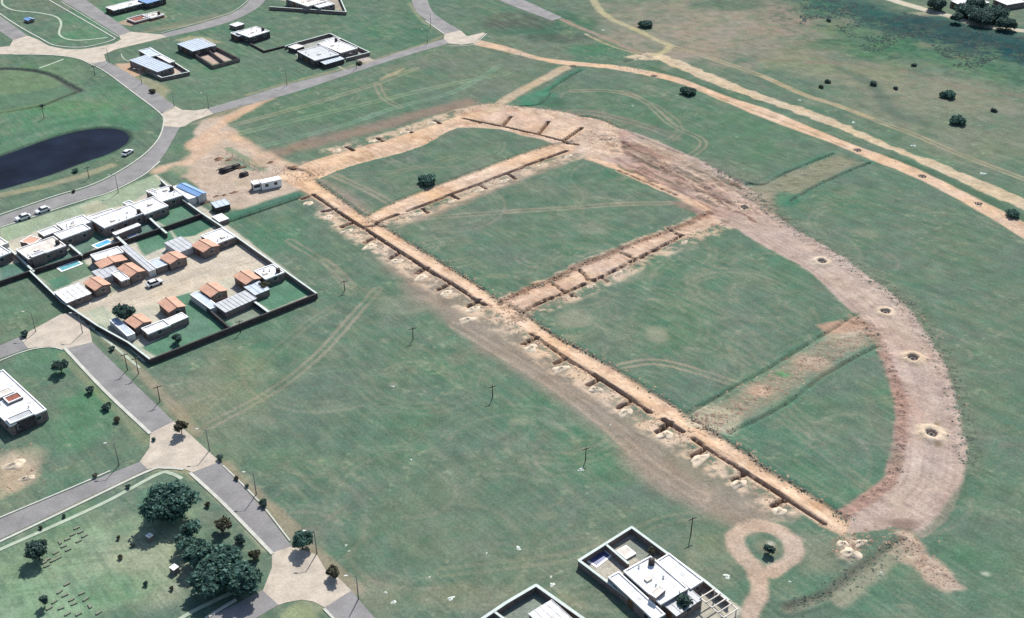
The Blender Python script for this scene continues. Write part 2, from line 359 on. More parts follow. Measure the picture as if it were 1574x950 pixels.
ruts([(820, 175), (900, 172), (980, 190), (1040, 212)], A(160, 142, 132), .6, 2.4, 1.2)
ruts([(780, 325), (870, 320), (950, 314), (1030, 312)], tk, .8, 1.6, .9); ruts([(650, 335), (720, 330), (790, 325)], tk, .5, 1.8)
ruts([(945, 565), (1005, 556), (1070, 570), (1135, 592)], tk, .85)
ruts([(620, 330), (600, 350), (690, 315), (780, 275), (860, 245)], tk, .7, 1.8, 1.0)
ruts([(470, 250), (560, 290), (600, 312)], tk, .8, 1.8, 1.0); ruts([(530, 268), (620, 262), (700, 240)], tk2, .4)
ruts([(1180, 625), (1260, 690), (1330, 745)], tk2, .45); ruts([(1210, 620), (1290, 700)], tk2, .3)
ruts([(680, 880), (900, 850), (1020, 800), (1120, 790)], tk2, .4); ruts([(960, 680), (1030, 740), (1100, 785)], tk, .6)
ruts([(330, 215), (430, 190), (560, 160), (690, 130), (780, 112)], A(150, 168, 138), .6, 2.0, .9)
ruts([(400, 225), (520, 195), (610, 165), (700, 140), (770, 100)], A(140, 170, 146), .65, 1.6, .8)
ruts([(330, 200), (460, 165), (560, 135), (640, 105)], A(168, 166, 140), .6, 1.8, .8)
ruts([(580, 130), (590, 150), (615, 165)], tk, .6); ruts([(450, 150), (560, 118), (660, 88)], A(150, 150, 128), .4)
brush_line([(585, 122), (620, 106)], 1.6, A(196, 180, 152), .7, 1.2, .8)
for p, q in [((850, 330), (905, 345)), ((930, 345), (1010, 372)), ((1040, 345), (1070, 300))]: ruts([p, q], tk2, .3)
def arc_marks(px0, px1, py0, py1, n_, seed, k=.45):
    rg = random.Random(seed)
    for _ in range(n_):
        cx, cy = P(rg.uniform(px0, px1), rg.uniform(py0, py1)); r = rg.uniform(3, 16); t0 = rg.random() * 6.28; sw = rg.uniform(.6, 2.6); nn = rg.choice([1, 2, 2, 3])
        for q in range(nn):
            pts = [uv(cx + (r + q * 1.9) * math.cos(t0 + sw * i / 9), cy + (r + q * 1.9) * math.sin(t0 + sw * i / 9)) for i in range(10)]
            s, D = dlw(pts, 2.0); mixw(s, k * rg.uniform(.5, 1) * (1 - sst(D, .2, .8)) * (.4 + .6 * sst(N3[s], -.4, .4)), rg.choice([A(158, 158, 138), A(150, 154, 132), A(104, 122, 108), A(166, 160, 142)]))
arc_marks(640, 1060, 255, 440, 34, 1); arc_marks(830, 1300, 380, 600, 40, 2); arc_marks(330, 1000, 450, 900, 60, 3, .38); arc_marks(1180, 1560, 260, 800, 40, 4, .35); arc_marks(1130, 1360, 570, 760, 14, 5, .35); arc_marks(380, 760, 90, 240, 24, 6, .35); arc_marks(850, 1150, 110, 270, 18, 7, .35); arc_marks(490, 860, 200, 320, 18, 8, .35)
rg_ = random.Random(12)
for _ in range(90):
    x, y = rg_.uniform(250, 1574), rg_.uniform(230, 940); brush_blob(x, y, rg_.uniform(6, 26), rg_.uniform(3, 11), rg_.choice([A(150, 154, 132), A(140, 140, 126), A(84, 126, 106), A(98, 118, 108), A(164, 160, 140)]), rg_.uniform(.2, .5), .8)
for x, y, rx, ry, k in [(880, 492, 40, 16, .6), (1010, 515, 22, 12, .6), (870, 520, 30, 10, .5), (850, 460, 40, 12, .4), (905, 350, 30, 12, .35), (960, 425, 60, 14, .4), (620, 470, 50, 14, .3), (605, 590, 14, 8, .5), (1250, 400, 16, 6, .5), (930, 390, 30, 10, .35)]: brush_blob(x, y, rx, ry, A(166, 164, 144), k, .8)
# --- brown bare bands
brush_line([(400, 245), (470, 222), (560, 200), (650, 175), (720, 158)], 7.0, A(160, 136, 124), .75, 5, 1.5)
brush_line([(452, 260), (520, 310), (590, 365), (640, 425), (700, 480), (765, 525), (840, 575), (905, 622), (960, 665), (1020, 720), (1080, 760), (1150, 790)], 9.5, track, .92, 6.0, 2.5, N9, dirt=.3)
brush_line([(560, 340), (640, 405), (720, 470), (800, 525), (900, 595), (1000, 665), (1100, 735), (1200, 790)], 5.0, A(158, 148, 134), .75, 3.5, 1.2, dirt=.3)
ruts([(700, 500), (800, 560), (880, 612), (940, 660), (1000, 715), (1080, 765)], A(186, 168, 152), .7, 2.4, 0.8)
ruts([(690, 490), (790, 545), (880, 600), (960, 660), (1030, 705)], A(140, 128, 116), .5, 2.0, 0.7)
brush_line([(640, 338), (720, 305), (800, 272), (890, 238)], 4.2, A(166, 152, 138), .8, 2.5, 1.0)
brush_line([(300, 190), (340, 175), (400, 150), (450, 128)], 2.5, A(176, 160, 138), .6, 2, 1)
brush_line([(380, 165), (330, 190), (310, 205)], 4.0, dirt_p, .8, 2.5, 1)
brush_poly([(300, 198), (330, 180), (350, 190), (372, 212), (400, 236), (440, 250), (462, 288), (430, 302), (390, 316), (360, 322), (318, 306), (298, 282), (262, 262), (236, 264), (262, 250), (292, 244)], A(210, 189, 172), .92, 2, 1.3, dirt=.6, sp=True); brush_line([(310, 215), (335, 195), (372, 172), (430, 142)], 4.0, A(220, 186, 160), .8, 2.0, .9); brush_line([(240, 262), (285, 250), (320, 225), (345, 205), (400, 235), (450, 258)], 4.5, A(222, 190, 164), .75, 3, 1); brush_poly([(345, 240), (372, 246), (396, 262), (372, 262), (350, 252)], A(120, 148, 128), .8, 1.4, .6); brush_line([(350, 228), (380, 245), (406, 262)], 2.2, A(118, 148, 118), .7, 1.2, .5); brush_blob(380, 295, 20, 7, A(176, 158, 148), .7)
brush_blob(352, 250, 18, 10, A(146, 146, 130), .7); brush_blob(300, 225, 20, 12, A(224, 188, 162), .8); brush_blob(275, 262, 20, 10, A(120, 146, 120), .7)
brush_blob(400, 250, 30, 10, A(190, 166, 146), .7); brush_blob(268, 228, 14, 8, A(110, 142, 114), .8)
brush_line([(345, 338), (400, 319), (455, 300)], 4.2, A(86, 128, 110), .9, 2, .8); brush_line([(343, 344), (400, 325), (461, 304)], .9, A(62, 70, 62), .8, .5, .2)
# --- dirt outside the site: the two outer roads, the far tracks
D1u = [(728, 60), (780, 72), (831, 88), (887, 95), (958, 102), (1034, 117), (1072, 130), (1123, 150), (1180, 168), (1250, 197), (1316, 224), (1362, 240), (1428, 268), (1500, 304), (1574, 342), (1640, 378)]
D1l = [(728, 69), (780, 80), (856, 98), (932, 105), (1009, 119), (1054, 132), (1110, 155), (1180, 184), (1276, 219), (1326, 240), (1418, 278), (1500, 322), (1574, 367), (1640, 404)]
D2u = [(985, 82), (1010, 81), (1040, 92), (1085, 110), (1120, 125), (1174, 146), (1258, 175), (1337, 208), (1382, 229), (1441, 250), (1492, 271), (1574, 306), (1640, 335)]
D2l = [(985, 88), (1010, 92), (1040, 104), (1085, 124), (1120, 138), (1174, 156), (1276, 193), (1352, 224), (1392, 240), (1438, 262), (1574, 323), (1640, 352)]
def band(u, l): return spline(px2uv(u), 4) + spline(px2uv(l), 4)[::-1]
def brush_band(u, l, rgb, k=1, soft=1.0, rag=0.5, dirt=.6):
    D = sdpoly(band(u, l), 4) + N3 * rag; m = k * (1 - sst(D, -soft * .5, soft * .5)); mixc(m, rgb); DIRT[...] = np.maximum(DIRT, m * dirt); return D
brush_line([(1000, 105), (1100, 140), (1200, 185), (1300, 222), (1420, 262), (1574, 335)], 3.5, A(92, 118, 98), .8, 2, 1)
d1 = brush_band(D1u, D1l, dirt_o, 1, 1.0, .4); region('dirt_road', d1)
mixc(.55 * (1 - sst(d1 + 2.2, -1.5, 0.5)) * sst(NST + .5 * N3, -.3, .5), A(234, 204, 176)); mixc(.4 * (1 - sst(d1, -1, .3)) * sst(N9, 0, .6), dirt_m)
d2 = brush_band(D2u, D2l, A(218, 197, 170), .95, .9, 1.3, .9); region('dirt_road', d2)
brush_poly([(960, 88), (985, 82), (1012, 84), (1020, 92), (985, 92)], A(226, 206, 176), .9, 1.5, .8, dirt=.5)
FT = [(905, -30), (912, 0), (922, 15), (938, 28), (955, 36), (983, 48), (1009, 61), (1029, 70), (1020, 80), (1000, 86)]
d3 = brush_lineF(FT, 3.0, A(196, 186, 152), .85, 1.6, .8, dirt=.3); region('dirt_track', d3 - 1.5)
FT2 = [(1029, 70), (1100, 92), (1174, 118), (1235, 145), (1296, 165), (1362, 191), (1403, 206), (1480, 239), (1574, 275), (1640, 300)]
ruts(FT2, A(186, 172, 144), .8, 1.9, .9); brush_line([(1174, 118), (1235, 145), (1296, 165), (1340, 182)], 2.0, A(200, 178, 146), .6, 1.5, .6)
DB = brush_lineF([(864, 30), (885, 40), (930, 58), (975, 78), (1000, 88)], 2.6, A(168, 152, 138), .9, 1.4, .6, dirt=.3); region('dirt_track', DB - 1.2)
brush_line([(900, 52), (945, 72), (990, 84)], 1.0, A(214, 198, 166), .8, .8, .4)
DW = brush_lineF([(1330, -14), (1372, 0), (1415, 13), (1461, 25), (1504, 38), (1574, 47), (1650, 52)], 4.6, A(224, 214, 196), 1, 1.2, .5, dirt=.3); region('dirt_track', DW - 2.2)
brush_poly([(1395, 20), (1420, 18), (1440, 24), (1418, 26)], A(210, 196, 166), .8, 2, 1)
brush_line([(1245, 96), (1330, 98), (1400, 112), (1470, 132), (1574, 148)], 2.2, A(148, 134, 122), .55, 2.0, 1.6)
brush_line([(1060, 75), (1160, 90), (1280, 96)], 1.8, A(146, 132, 122), .5, 1.6, 1.4)
brush_line([(1290, 105), (1340, 130), (1365, 165), (1385, 180), (1420, 190)], 5, A(102, 120, 106), .75, 4, 1.5)
brush_line([(1050, 130), (1110, 152), (1200, 185), (1300, 225)], 1.0, A(110, 110, 96), .4, .8, .8)
brush_line([(1230, -12), (1300, 6), (1380, 30), (1460, 52), (1574, 74), (1640, 84)], 26, A(62, 98, 96), .85, 22, 5, N9); brush_line([(1400, 38), (1470, 58), (1574, 80), (1640, 90)], 22, A(48, 80, 86), .85, 16, 5, N9); brush_line([(1300, 45), (1400, 75), (1500, 105), (1600, 125)], 16, A(92, 126, 104), .6, 12, 4, N9)
wm = 1 - sst(dline(LN([(1240, 20), (1340, 55), (1450, 85), (1600, 110)]), 40), 8, 36)
mixc(.6 * wm * sst(NP + .5 * N1, .05, .5), A(70, 106, 90)); mixc(.5 * wm * sst(-NP + .5 * N1, .1, .5), A(116, 142, 108)); mixc(.35 * wm * sst(N9, .2, .6), A(140, 134, 112))
# --- the building site: four sunken strips
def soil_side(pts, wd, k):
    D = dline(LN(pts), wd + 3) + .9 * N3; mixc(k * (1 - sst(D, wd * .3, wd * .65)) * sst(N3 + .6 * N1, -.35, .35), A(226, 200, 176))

M1u = [(440, 256), (470, 262), (487, 278), (512, 296), (538, 316), (560, 331), (591, 349), (634, 375), (667, 395), (705, 419), (736, 438), (770, 462), (800, 478), (818, 490), (854, 516), (887, 533), (943, 564), (999, 600), (1060, 638), (1098, 663), (1148, 696), (1174, 718), (1225, 746), (1283, 784), (1305, 800)]
M1l = [(428, 270), (436, 278), (482, 302), (515, 324), (543, 343), (563, 356), (599, 380), (634, 401), (665, 421), (703, 444), (736, 466), (781, 492), (819, 516), (836, 529), (871, 556), (914, 580), (968, 616), (999, 638), (1029, 656), (1065, 679), (1121, 716), (1174, 750), (1207, 772), (1268, 812), (1300, 824)]
X1u = [(445, 262), (478, 248), (505, 240), (543, 229), (596, 215), (647, 198), (695, 182), (735, 172)]
X1l = [(490, 275), (515, 263), (558, 249), (634, 229), (664, 215), (688, 202), (712, 193), (740, 192)]
X1bu = [(700, 176), (740, 160), (790, 163), (860, 171), (891, 178), (925, 184), (948, 196)]
X1bl = [(700, 196), (760, 198), (800, 207), (840, 217), (880, 232), (920, 244), (960, 240)]
X2u = [(560, 334), (604, 311), (685, 279), (738, 260), (795, 238), (847, 222), (880, 216)]
X2l = [(552, 352), (611, 332), (626, 327), (698, 299), (738, 284), (786, 266), (833, 247), (885, 234)]
X3u = [(768, 464), (818, 441), (846, 431), (889, 408), (915, 398), (983, 370), (1034, 352), (1090, 326)]
X3l = [(790, 486), (802, 483), (831, 466), (869, 452), (932, 424), (973, 403), (1009, 385), (1049, 365), (1110, 342)]
BI = [(905, 244), (950, 262), (1017, 294), (1053, 310), (1083, 337), (1131, 353), (1160, 370), (1179, 381), (1225, 407), (1258, 430), (1300, 470), (1326, 496), (1349, 531), (1368, 579), (1377, 622), (1375, 673), (1368, 710), (1360, 738), (1332, 762), (1301, 783), (1285, 792), (1292, 806), (1301, 819)]
BO = [(905, 192), (948, 195), (979, 206), (1011, 217), (1053, 236), (1083, 249), (1122, 270), (1152, 286), (1166, 307), (1188, 330), (1217, 349), (1250, 369), (1276, 382), (1326, 418), (1367, 449), (1393, 470), (1415, 500), (1441, 541), (1461, 584), (1474, 635), (1484, 686), (1485, 710), (1481, 743), (1461, 784), (1438, 814), (1413, 832), (1403, 814), (1372, 810), (1337, 816), (1301, 821)]
# rough verge colours around strips
brush_line(M1u[1:], 2.4, teal, .65, 1.6, .8); brush_line(X1l[:5], 2.2, teal, .6, 1.4, .7); brush_line(X2u[:5], 1.6, A(88, 122, 100), .6, 1.2, .5)
brush_line([(1083, 250), (1122, 271), (1152, 286), (1190, 330), (1250, 372), (1330, 420), (1393, 470), (1441, 541), (1474, 635), (1486, 710)], 7, A(126, 134, 116), .6, 5, 2, N1)
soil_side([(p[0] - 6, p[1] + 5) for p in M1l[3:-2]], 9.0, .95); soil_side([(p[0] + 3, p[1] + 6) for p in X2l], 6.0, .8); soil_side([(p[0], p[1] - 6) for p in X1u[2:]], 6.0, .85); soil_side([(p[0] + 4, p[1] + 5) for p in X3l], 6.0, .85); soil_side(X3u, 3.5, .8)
dB = brush_band(BO, BI, dirt_m, 1, .8, .9, .9); region('dirt_road', dB)
mB = 1 - sst(dB, -1.5, 0)
mixc(.55 * mB * sst(N9 + .3 * N3, .0, .5), A(210, 190, 176)); mixc(.35 * mB * sst(-N9 + .3 * N1, .1, .6), A(180, 158, 148))
d = brush_lineF([(1310, 488), (1335, 505), (1358, 540), (1376, 585), (1386, 625), (1386, 672), (1378, 712), (1366, 742), (1336, 766), (1296, 790)], 2.8, A(182, 150, 138), .9, 1.0, .5); RUB1 = d
brush_line([(1345, 500), (1375, 545), (1398, 590), (1408, 640), (1402, 700)], 3.2, A(202, 176, 166), .55, 2, .6)
brush_poly([(900, 200), (960, 200), (1050, 245), (1150, 295), (1170, 330), (1100, 335), (1000, 280), (905, 235)], A(196, 164, 152), .75, 3, 1.5, dirt=1)
mixc(.7 * (1 - sst(sdpoly(px2uv([(890, 195), (970, 205), (1060, 250), (1150, 300), (1180, 345), (1110, 345), (1000, 285), (900, 235)]), 5), -2, 1)) * sst(N3 + .4 * NST, .15, .5), A(146, 124, 112))
brush_line([(985, 215), (1060, 255), (1120, 285), (1150, 300)], 6, A(186, 168, 150), .7, 4, 1.5)
brush_line([(940, 218), (1010, 250), (1080, 290), (1120, 310)], 4, A(130, 122, 108), .5, 3, 2.0, N3)
brush_line([(905, 243), (950, 258), (1020, 290), (1060, 308), (1085, 320)], 3.2, A(232, 196, 168), .9, 1.4, .6)
brush_line([(1085, 330), (1060, 320), (1040, 312)], 2.5, A(160, 134, 126), .7, 2, 1)
for q_, (off, kk, cc) in enumerate([(.2, .5, A(168, 142, 134)), (.35, .4, A(216, 194, 178)), (.5, .5, A(172, 150, 142)), (.65, .4, A(214, 196, 182)), (.8, .45, A(176, 152, 142))]):
    nI = len(BI) - 4; pts_ = []
    bi_, bo_ = spline(BI[:-4], 4), spline(BO[:-6], 4)
    for i_ in range(24):
        t_ = i_ / 23; a_ = bi_[int(t_ * (len(bi_) - 1))]; b_ = bo_[int(t_ * (len(bo_) - 1))]; pts_.append(tuple(a_ * (1 - off) + b_ * off))
    ruts(pts_, cc, kk, 1.8, .55)
rs_ = random.Random(5)
for _ in range(110):
    t_ = rs_.random(); x_ = 900 + 270 * t_ + rs_.uniform(-25, 25); y_ = 205 + 118 * t_ + rs_.uniform(-22, 24); l_ = rs_.uniform(8, 40)
    brush_line([(x_, y_), (x_ + l_ * .5, y_ + l_ * .22 + rs_.uniform(-2, 2)), (x_ + l_, y_ + l_ * .5)], rs_.uniform(.5, 1.3), rs_.choice([A(140, 112, 104), A(120, 100, 92), A(226, 198, 176), A(170, 140, 130), A(118, 116, 102)]), rs_.uniform(.5, .9), .6, .5)
site = []
for u_, l_, c_ in ((X1bu, X1bl, dirt_p), (X1u, X1l, dirt_o), (X2u, X2l, dirt_o), (X3u, X3l, A(214, 184, 163)), (M1u, M1l, dirt_o)):
    dd = brush_band(u_, l_, c_, 1, .9, .45, .95); region('dirt_road', dd); site.append(dd)
mS = np.zeros(GU.shape, np.float32)
for dd in site: mS = np.maximum(mS, 1 - sst(dd, -1.2, 0.1))
mixc(.5 * mS * sst(N3 + .4 * N9, .1, .6), A(234, 208, 184)); mixc(.5 * mS * sst(vnoise(1.0, 81, 2, GU / 5.0, GV / .8), .2, .6) , A(190, 156, 134)); mixc(.4 * mS * sst(vnoise(1.0, 85, 2, GU / .8, GV / 5.0), .3, .7) , A(236, 214, 192)); mixc(.45 * mS * sst(-N3 + .5 * N1, .25, .7), A(186, 146, 122))
brush_line(X3u, 1.6, A(168, 128, 108), .7, 1.0, .6); brush_poly([(735, 165), (790, 170), (850, 182), (840, 200), (780, 190), (740, 182)], A(224, 192, 172), .7, 3, 1.2)
dX0 = brush_lineF([(752, 172), (780, 152), (825, 127), (869, 104)], 4.2, A(206, 184, 158), .9, 1.6, .7, dirt=.6); region('dirt_track', dX0 - 2.0)
brush_poly([(795, 150), (840, 137), (862, 150), (835, 162), (800, 164)], A(84, 146, 120), .7, 2, 1.2); brush_line([(842, 137), (875, 115), (895, 107)], 2.2, A(76, 136, 112), .8, 1.4, .5); brush_blob(850, 155, 26, 10, A(80, 116, 94), .7)
for pts in ([(1150, 282), (1175, 284), (1199, 268), (1281, 235)], [(1215, 309), (1260, 283), (1337, 250)]):
    brush_line(pts, 3.0, A(92, 140, 118), .55, 2, 1.2)
brush_poly([(1150, 290), (1200, 270), (1290, 237), (1325, 250), (1260, 280), (1200, 312)], A(160, 152, 130), .7, 3, 1.5)
brush_blob(1215, 305, 28, 12, A(80, 136, 112), .7); brush_poly([(1152, 300), (1185, 296), (1190, 330), (1165, 318)], A(176, 162, 144), .7, 3, 1.2)
# the grassed double ditch in the south field
brush_poly([(1060, 640), (1140, 590), (1225, 540), (1320, 485), (1350, 525), (1262, 578), (1200, 620), (1100, 670)], A(158, 154, 136), .85, 3, 1.6)
for pts in ([(1060, 636), (1131, 596), (1180, 569), (1225, 541), (1316, 486)], [(1120, 668), (1207, 620), (1263, 577), (1345, 533)]):
    brush_line(pts, 3.0, A(92, 138, 116), .5, 2, 1.2)
brush_blob(1170, 600, 30, 17, A(206, 178, 160), .95, .7); brush_blob(1235, 560, 34, 16, A(196, 172, 152), .7, 1.0); brush_blob(1300, 520, 30, 12, A(190, 176, 156), .7, 1.0); brush_blob(1100, 645, 34, 16, A(198, 190, 168), .8, 1.0); brush_blob(1240, 565, 26, 10, A(180, 160, 138), .7); brush_blob(1110, 640, 30, 14, A(182, 178, 156), .75, .7); brush_blob(1205, 575, 20, 8, A(100, 160, 112), .7)
d = brush_poly([(1256, 500), (1275, 495), (1320, 488), (1345, 515), (1300, 512), (1270, 512)], A(200, 168, 150), .9, 1.6, .8, dirt=.6)
brush_line([(1296, 518), (1330, 508), (1350, 512)], 1.2, A(206, 196, 178), .6, 1, .6)
# loop drive, tail and drain in the south-east
LOOP = [(1150, 965), (1158, 935), (1168, 905), (1160, 875), (1140, 852), (1130, 832), (1138, 816), (1163, 808), (1192, 812), (1214, 828), (1221, 848), (1210, 866), (1188, 880)]
dL = brush_lineF(LOOP, 3.3, A(206, 182, 164), .95, 1.0, .7, dirt=.6); region('dirt_path', dL - 1.6)
brush_blob(1182, 842, 26, 16, A(140, 142, 118), .9, .3); brush_blob(1184, 836, 8, 6, A(206, 204, 186), .8, .3)
brush_poly([(1380, 815), (1405, 815), (1428, 850), (1445, 865), (1470, 892), (1486, 905), (1454, 908), (1428, 895), (1400, 873), (1370, 850)], A(200, 176, 158), .9, 1.5, .9, dirt=.7)
brush_line([(1385, 830), (1350, 855), (1310, 885), (1270, 915), (1210, 935)], 2.4, A(132, 128, 114), .8, 1.4, .9)
brush_line([(1395, 845), (1360, 868), (1330, 895), (1290, 925)], 2.4, A(176, 168, 148), .7, 2.0, .9); brush_line([(1410, 825), (1445, 800), (1490, 735)], 1.6, A(84, 116, 96), .6, 1.4, .5)
brush_blob(1395, 805, 22, 8, A(146, 124, 114), .7, .6); brush_poly([(1290, 835), (1310, 820), (1328, 838), (1305, 865), (1287, 858)], A(212, 192, 168), .85, 1.6, 1.0, dirt=.6)
brush_blob(1515, 882, 10, 5, A(190, 196, 178), .8)
brush_blob(1360, 668, 16, 100, A(130, 134, 118), .45)
# --- compound grounds
lawn = A(96, 142, 118); lawn_t = A(82, 128, 108); paving = A(222, 212, 192); grey = A(150, 160, 152)
brush_line([(90, 430), (260, 270)], .01, lawn, 0)
brush_poly([(0, 352), (60, 333), (130, 312), (200, 285), (240, 268), (272, 292), (330, 330), (487, 452), (233, 553), (46, 418), (0, 436)], A(220, 212, 196), .9, .8, .2)
brush_poly([(0, 350), (70, 330), (120, 314), (235, 270), (255, 284), (190, 315), (110, 335), (40, 362), (0, 372)], A(158, 178, 150), .85, 1.2, .6)
brush_poly([(120, 318), (150, 308), (168, 318), (135, 330)], A(192, 190, 164), .9, .6, .2)
for poly, c in [
    ([(0, 408), (40, 402), (100, 385), (118, 395), (50, 420), (0, 436)], A(96, 134, 122)), ([(100, 388), (150, 352), (175, 362), (130, 392)], A(104, 138, 124)), ([(180, 362), (225, 335), (255, 350), (200, 370)], A(100, 134, 126)),
    ([(228, 332), (276, 308), (308, 330), (258, 350)], lawn), ([(205, 368), (256, 352), (275, 372), (222, 393)], lawn), ([(262, 350), (312, 332), (332, 346), (300, 362), (272, 366)], lawn_t),
    ([(52, 420), (126, 396), (145, 420), (84, 446)], A(112, 140, 116)), ([(74, 432), (100, 422), (112, 436), (84, 446)], lawn), ([(330, 372), (365, 366), (376, 378), (340, 392)], A(150, 160, 140)),
    ([(200, 440), (222, 432), (238, 434), (205, 450)], A(150, 164, 146)), ([(145, 452), (180, 438), (196, 446), (160, 458)], A(150, 166, 146)),
    ([(255, 460), (295, 450), (335, 484), (362, 498), (350, 506), (240, 548), (215, 535), (285, 500)], lawn), ([(340, 488), (385, 464), (412, 480), (362, 500)], A(146, 160, 144)), ([(395, 455), (415, 432), (438, 420), (484, 450), (415, 478), (388, 460)], lawn)]:
    brush_poly(poly, c, .95, .8, .3)
brush_poly([(98, 474), (150, 458), (240, 424), (330, 388), (380, 372), (418, 402), (395, 412), (360, 425), (290, 448), (190, 482), (150, 498)], A(222, 208, 190), .95, 1.0, .3)
brush_line([(130, 478), (240, 440), (330, 408), (385, 388)], 3.6, A(206, 194, 178), .7, 2, .3)
ruts([(150, 486), (250, 446), (340, 414), (395, 398)], A(186, 172, 156), .4, 1.8, .7)
brush_poly([(128, 480), (160, 470), (235, 550), (222, 556)], A(190, 198, 180), .8, 1.0, .4); brush_line([(150, 505), (205, 552)], 1.8, A(140, 168, 146), .8, 1.0, .3)
# yards of the other houses
brush_poly([(896, 862), (968, 814), (1140, 936), (1120, 975), (1010, 965)], A(206, 198, 184), .9, .8, .3); brush_poly([(950, 840), (982, 824), (1020, 852), (985, 862)], A(150, 158, 148), .9, .8, .4)
brush_poly([(750, 950), (824, 905), (900, 962), (820, 990)], A(150, 160, 150), .9, .8, .3)
brush_poly([(250, 104), (265, 100), (288, 110), (250, 118)], A(226, 200, 186), .9, .6, .3); brush_poly([(302, 84), (325, 74), (362, 90), (327, 99)], A(214, 190, 176), .95, .6, .3)
brush_poly([(178, 98), (206, 96), (226, 112), (200, 120)], A(222, 186, 160), .85, 1.4, .8); brush_poly([(200, 118), (236, 120), (262, 140), (250, 160), (232, 140)], A(178, 170, 140), .7, 3, 1)
brush_poly([(440, 70), (508, 53), (566, 80), (530, 88), (460, 90)], A(196, 194, 190), .8, 1, .4); brush_poly([(540, 88), (560, 84), (578, 94), (562, 98)], A(214, 200, 192), .9, .8, .3); brush_line([(512, 98), (530, 107)], .9, A(206, 204, 184), .8, .6, .2)
brush_poly([(410, -5), (470, 10), (530, 17), (520, -5)], A(198, 184, 168), .8, 1, .5); brush_poly([(176, 36), (200, 28), (250, 20), (256, 26), (200, 40)], A(206, 180, 160), .8, 1.2, .8)
brush_poly([(270, 62), (290, 55), (320, 58), (345, 66), (300, 66)], A(196, 186, 156), .6, 2, 1); brush_poly([(205, 48), (330, 20), (350, 28), (280, 42)], A(140, 142, 122), .6, 3, 1)
brush_poly([(-5, 708), (20, 690), (45, 705), (58, 735), (30, 752), (-5, 770)], A(206, 184, 160), .8, 3, 1.8, N3, dirt=.6)
# verges
for pts, wd, c, k in [([(165, 520), (215, 570), (270, 628), (300, 665)], 2.5, A(176, 160, 140), .6), ([(345, 715), (400, 768), (450, 815), (480, 848), (545, 905)], 3.2, A(166, 154, 134), .75), ([(0, 300), (60, 288), (120, 272), (170, 255)], 3.2, A(176, 168, 140), .7),
    ([(95, 545), (160, 612), (228, 680)], 2.0, A(150, 154, 126), .6), ([(330, 752), (380, 800), (410, 840)], 3.0, A(176, 176, 150), .7), ([(380, 146), (440, 128), (540, 102), (640, 72), (690, 52)], 1.8, A(168, 160, 134), .6), ([(630, 5), (650, 32), (685, 52)], 1.6, A(170, 168, 142), .6),
    ([(205, 52), (300, 36), (360, 18)], 1.8, A(164, 156, 130), .6), ([(0, 822), (120, 770), (220, 724), (280, 722), (300, 735)], 1.7, A(176, 170, 140), .8), ([(440, 945), (470, 925), (490, 935)], 2, A(164, 168, 138), .6)]:
    brush_line(pts, wd, c, k, 1.4, .6)
brush_poly([(432, 955), (450, 930), (478, 930), (492, 955)], A(160, 168, 136), .8, 1, .3)
# basin with dark rim in the north-west
brush_poly([(-40, 108), (40, 106), (90, 122), (122, 138), (100, 150), (62, 162), (-40, 178)], A(120, 142, 112), .8, 2, .6, sp=True); brush_poly([(-40, 150), (40, 142), (95, 132), (116, 140), (60, 160), (-40, 176)], A(100, 132, 112), .7, 3, .6)
brush_line([(-40, 106), (30, 106), (75, 114), (105, 130), (122, 139)], 2.6, A(84, 88, 88), .85, 2.0, .6); brush_line([(122, 140), (90, 152), (62, 163)], 1.4, A(74, 88, 78), .7, 1, .4)
brush_line([(-40, 232), (40, 205), (120, 186), (175, 186), (212, 198)], 4, A(84, 128, 104), .6, 3, .6)
C[...] *= (1 + DIRT * (.13 * N1 + .16 * N3 + .10 * NSV * (N9 > 0) + .10 * NF1) - .10 * DIRT * sst(N3 + .6 * N1, .35, .8))[..., None]
C[...] = np.clip(C, .004, .85)
# ---------------------------------------------------------------- heights
H += 0.035 * N1 + 0.06 * N9 * (1 - 0.6 * DIRT) + 0.05 * N3 * DIRT + 0.05 * N1 * DIRT
for dd, up, z in zip(site, (None, X1l, X2u, X3u, M1u), (0, .40, .42, .40, .50)):
    if up is None: continue
    H -= z * (1 - sst(dd, -0.15, 0.35)) * (1 - sst(dline(LN(up), 5), 1.2, 4.0)) * np.where(H > -0.25, 1, 0)
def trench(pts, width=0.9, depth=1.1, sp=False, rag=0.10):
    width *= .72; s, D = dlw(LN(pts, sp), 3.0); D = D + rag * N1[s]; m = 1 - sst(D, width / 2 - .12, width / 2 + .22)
    mixw(s, .8 * (1 - sst(D, width / 2 + .3, width / 2 + 1.0)), A(212, 182, 158)); H[s] = H[s] - 1.5 * depth * m; mixw(s, .97 * m, A(92, 60, 50)); DIRT[s] = np.maximum(DIRT[s], m)  # dark subsoil brown also paints shade into the cut; extra depth darkens it further
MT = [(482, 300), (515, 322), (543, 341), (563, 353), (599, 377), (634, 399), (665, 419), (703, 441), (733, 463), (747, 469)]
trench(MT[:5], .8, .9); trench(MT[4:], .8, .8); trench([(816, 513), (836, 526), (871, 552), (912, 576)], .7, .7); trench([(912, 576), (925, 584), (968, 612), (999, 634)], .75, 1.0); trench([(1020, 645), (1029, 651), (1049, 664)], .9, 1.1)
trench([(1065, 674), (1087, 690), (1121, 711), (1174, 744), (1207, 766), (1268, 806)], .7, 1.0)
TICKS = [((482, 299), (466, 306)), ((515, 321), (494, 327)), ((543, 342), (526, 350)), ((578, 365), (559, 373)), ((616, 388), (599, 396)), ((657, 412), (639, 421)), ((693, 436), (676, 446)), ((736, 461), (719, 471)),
         ((826, 518), (805, 528)), ((870, 550), (851, 560)), ((922, 582), (902, 592)), ((971, 616), (950, 628)), ((1030, 650), (1010, 663)), ((1085, 689), (1063, 700)), ((1146, 727), (1126, 737)), ((1207, 768), (1188, 779))]
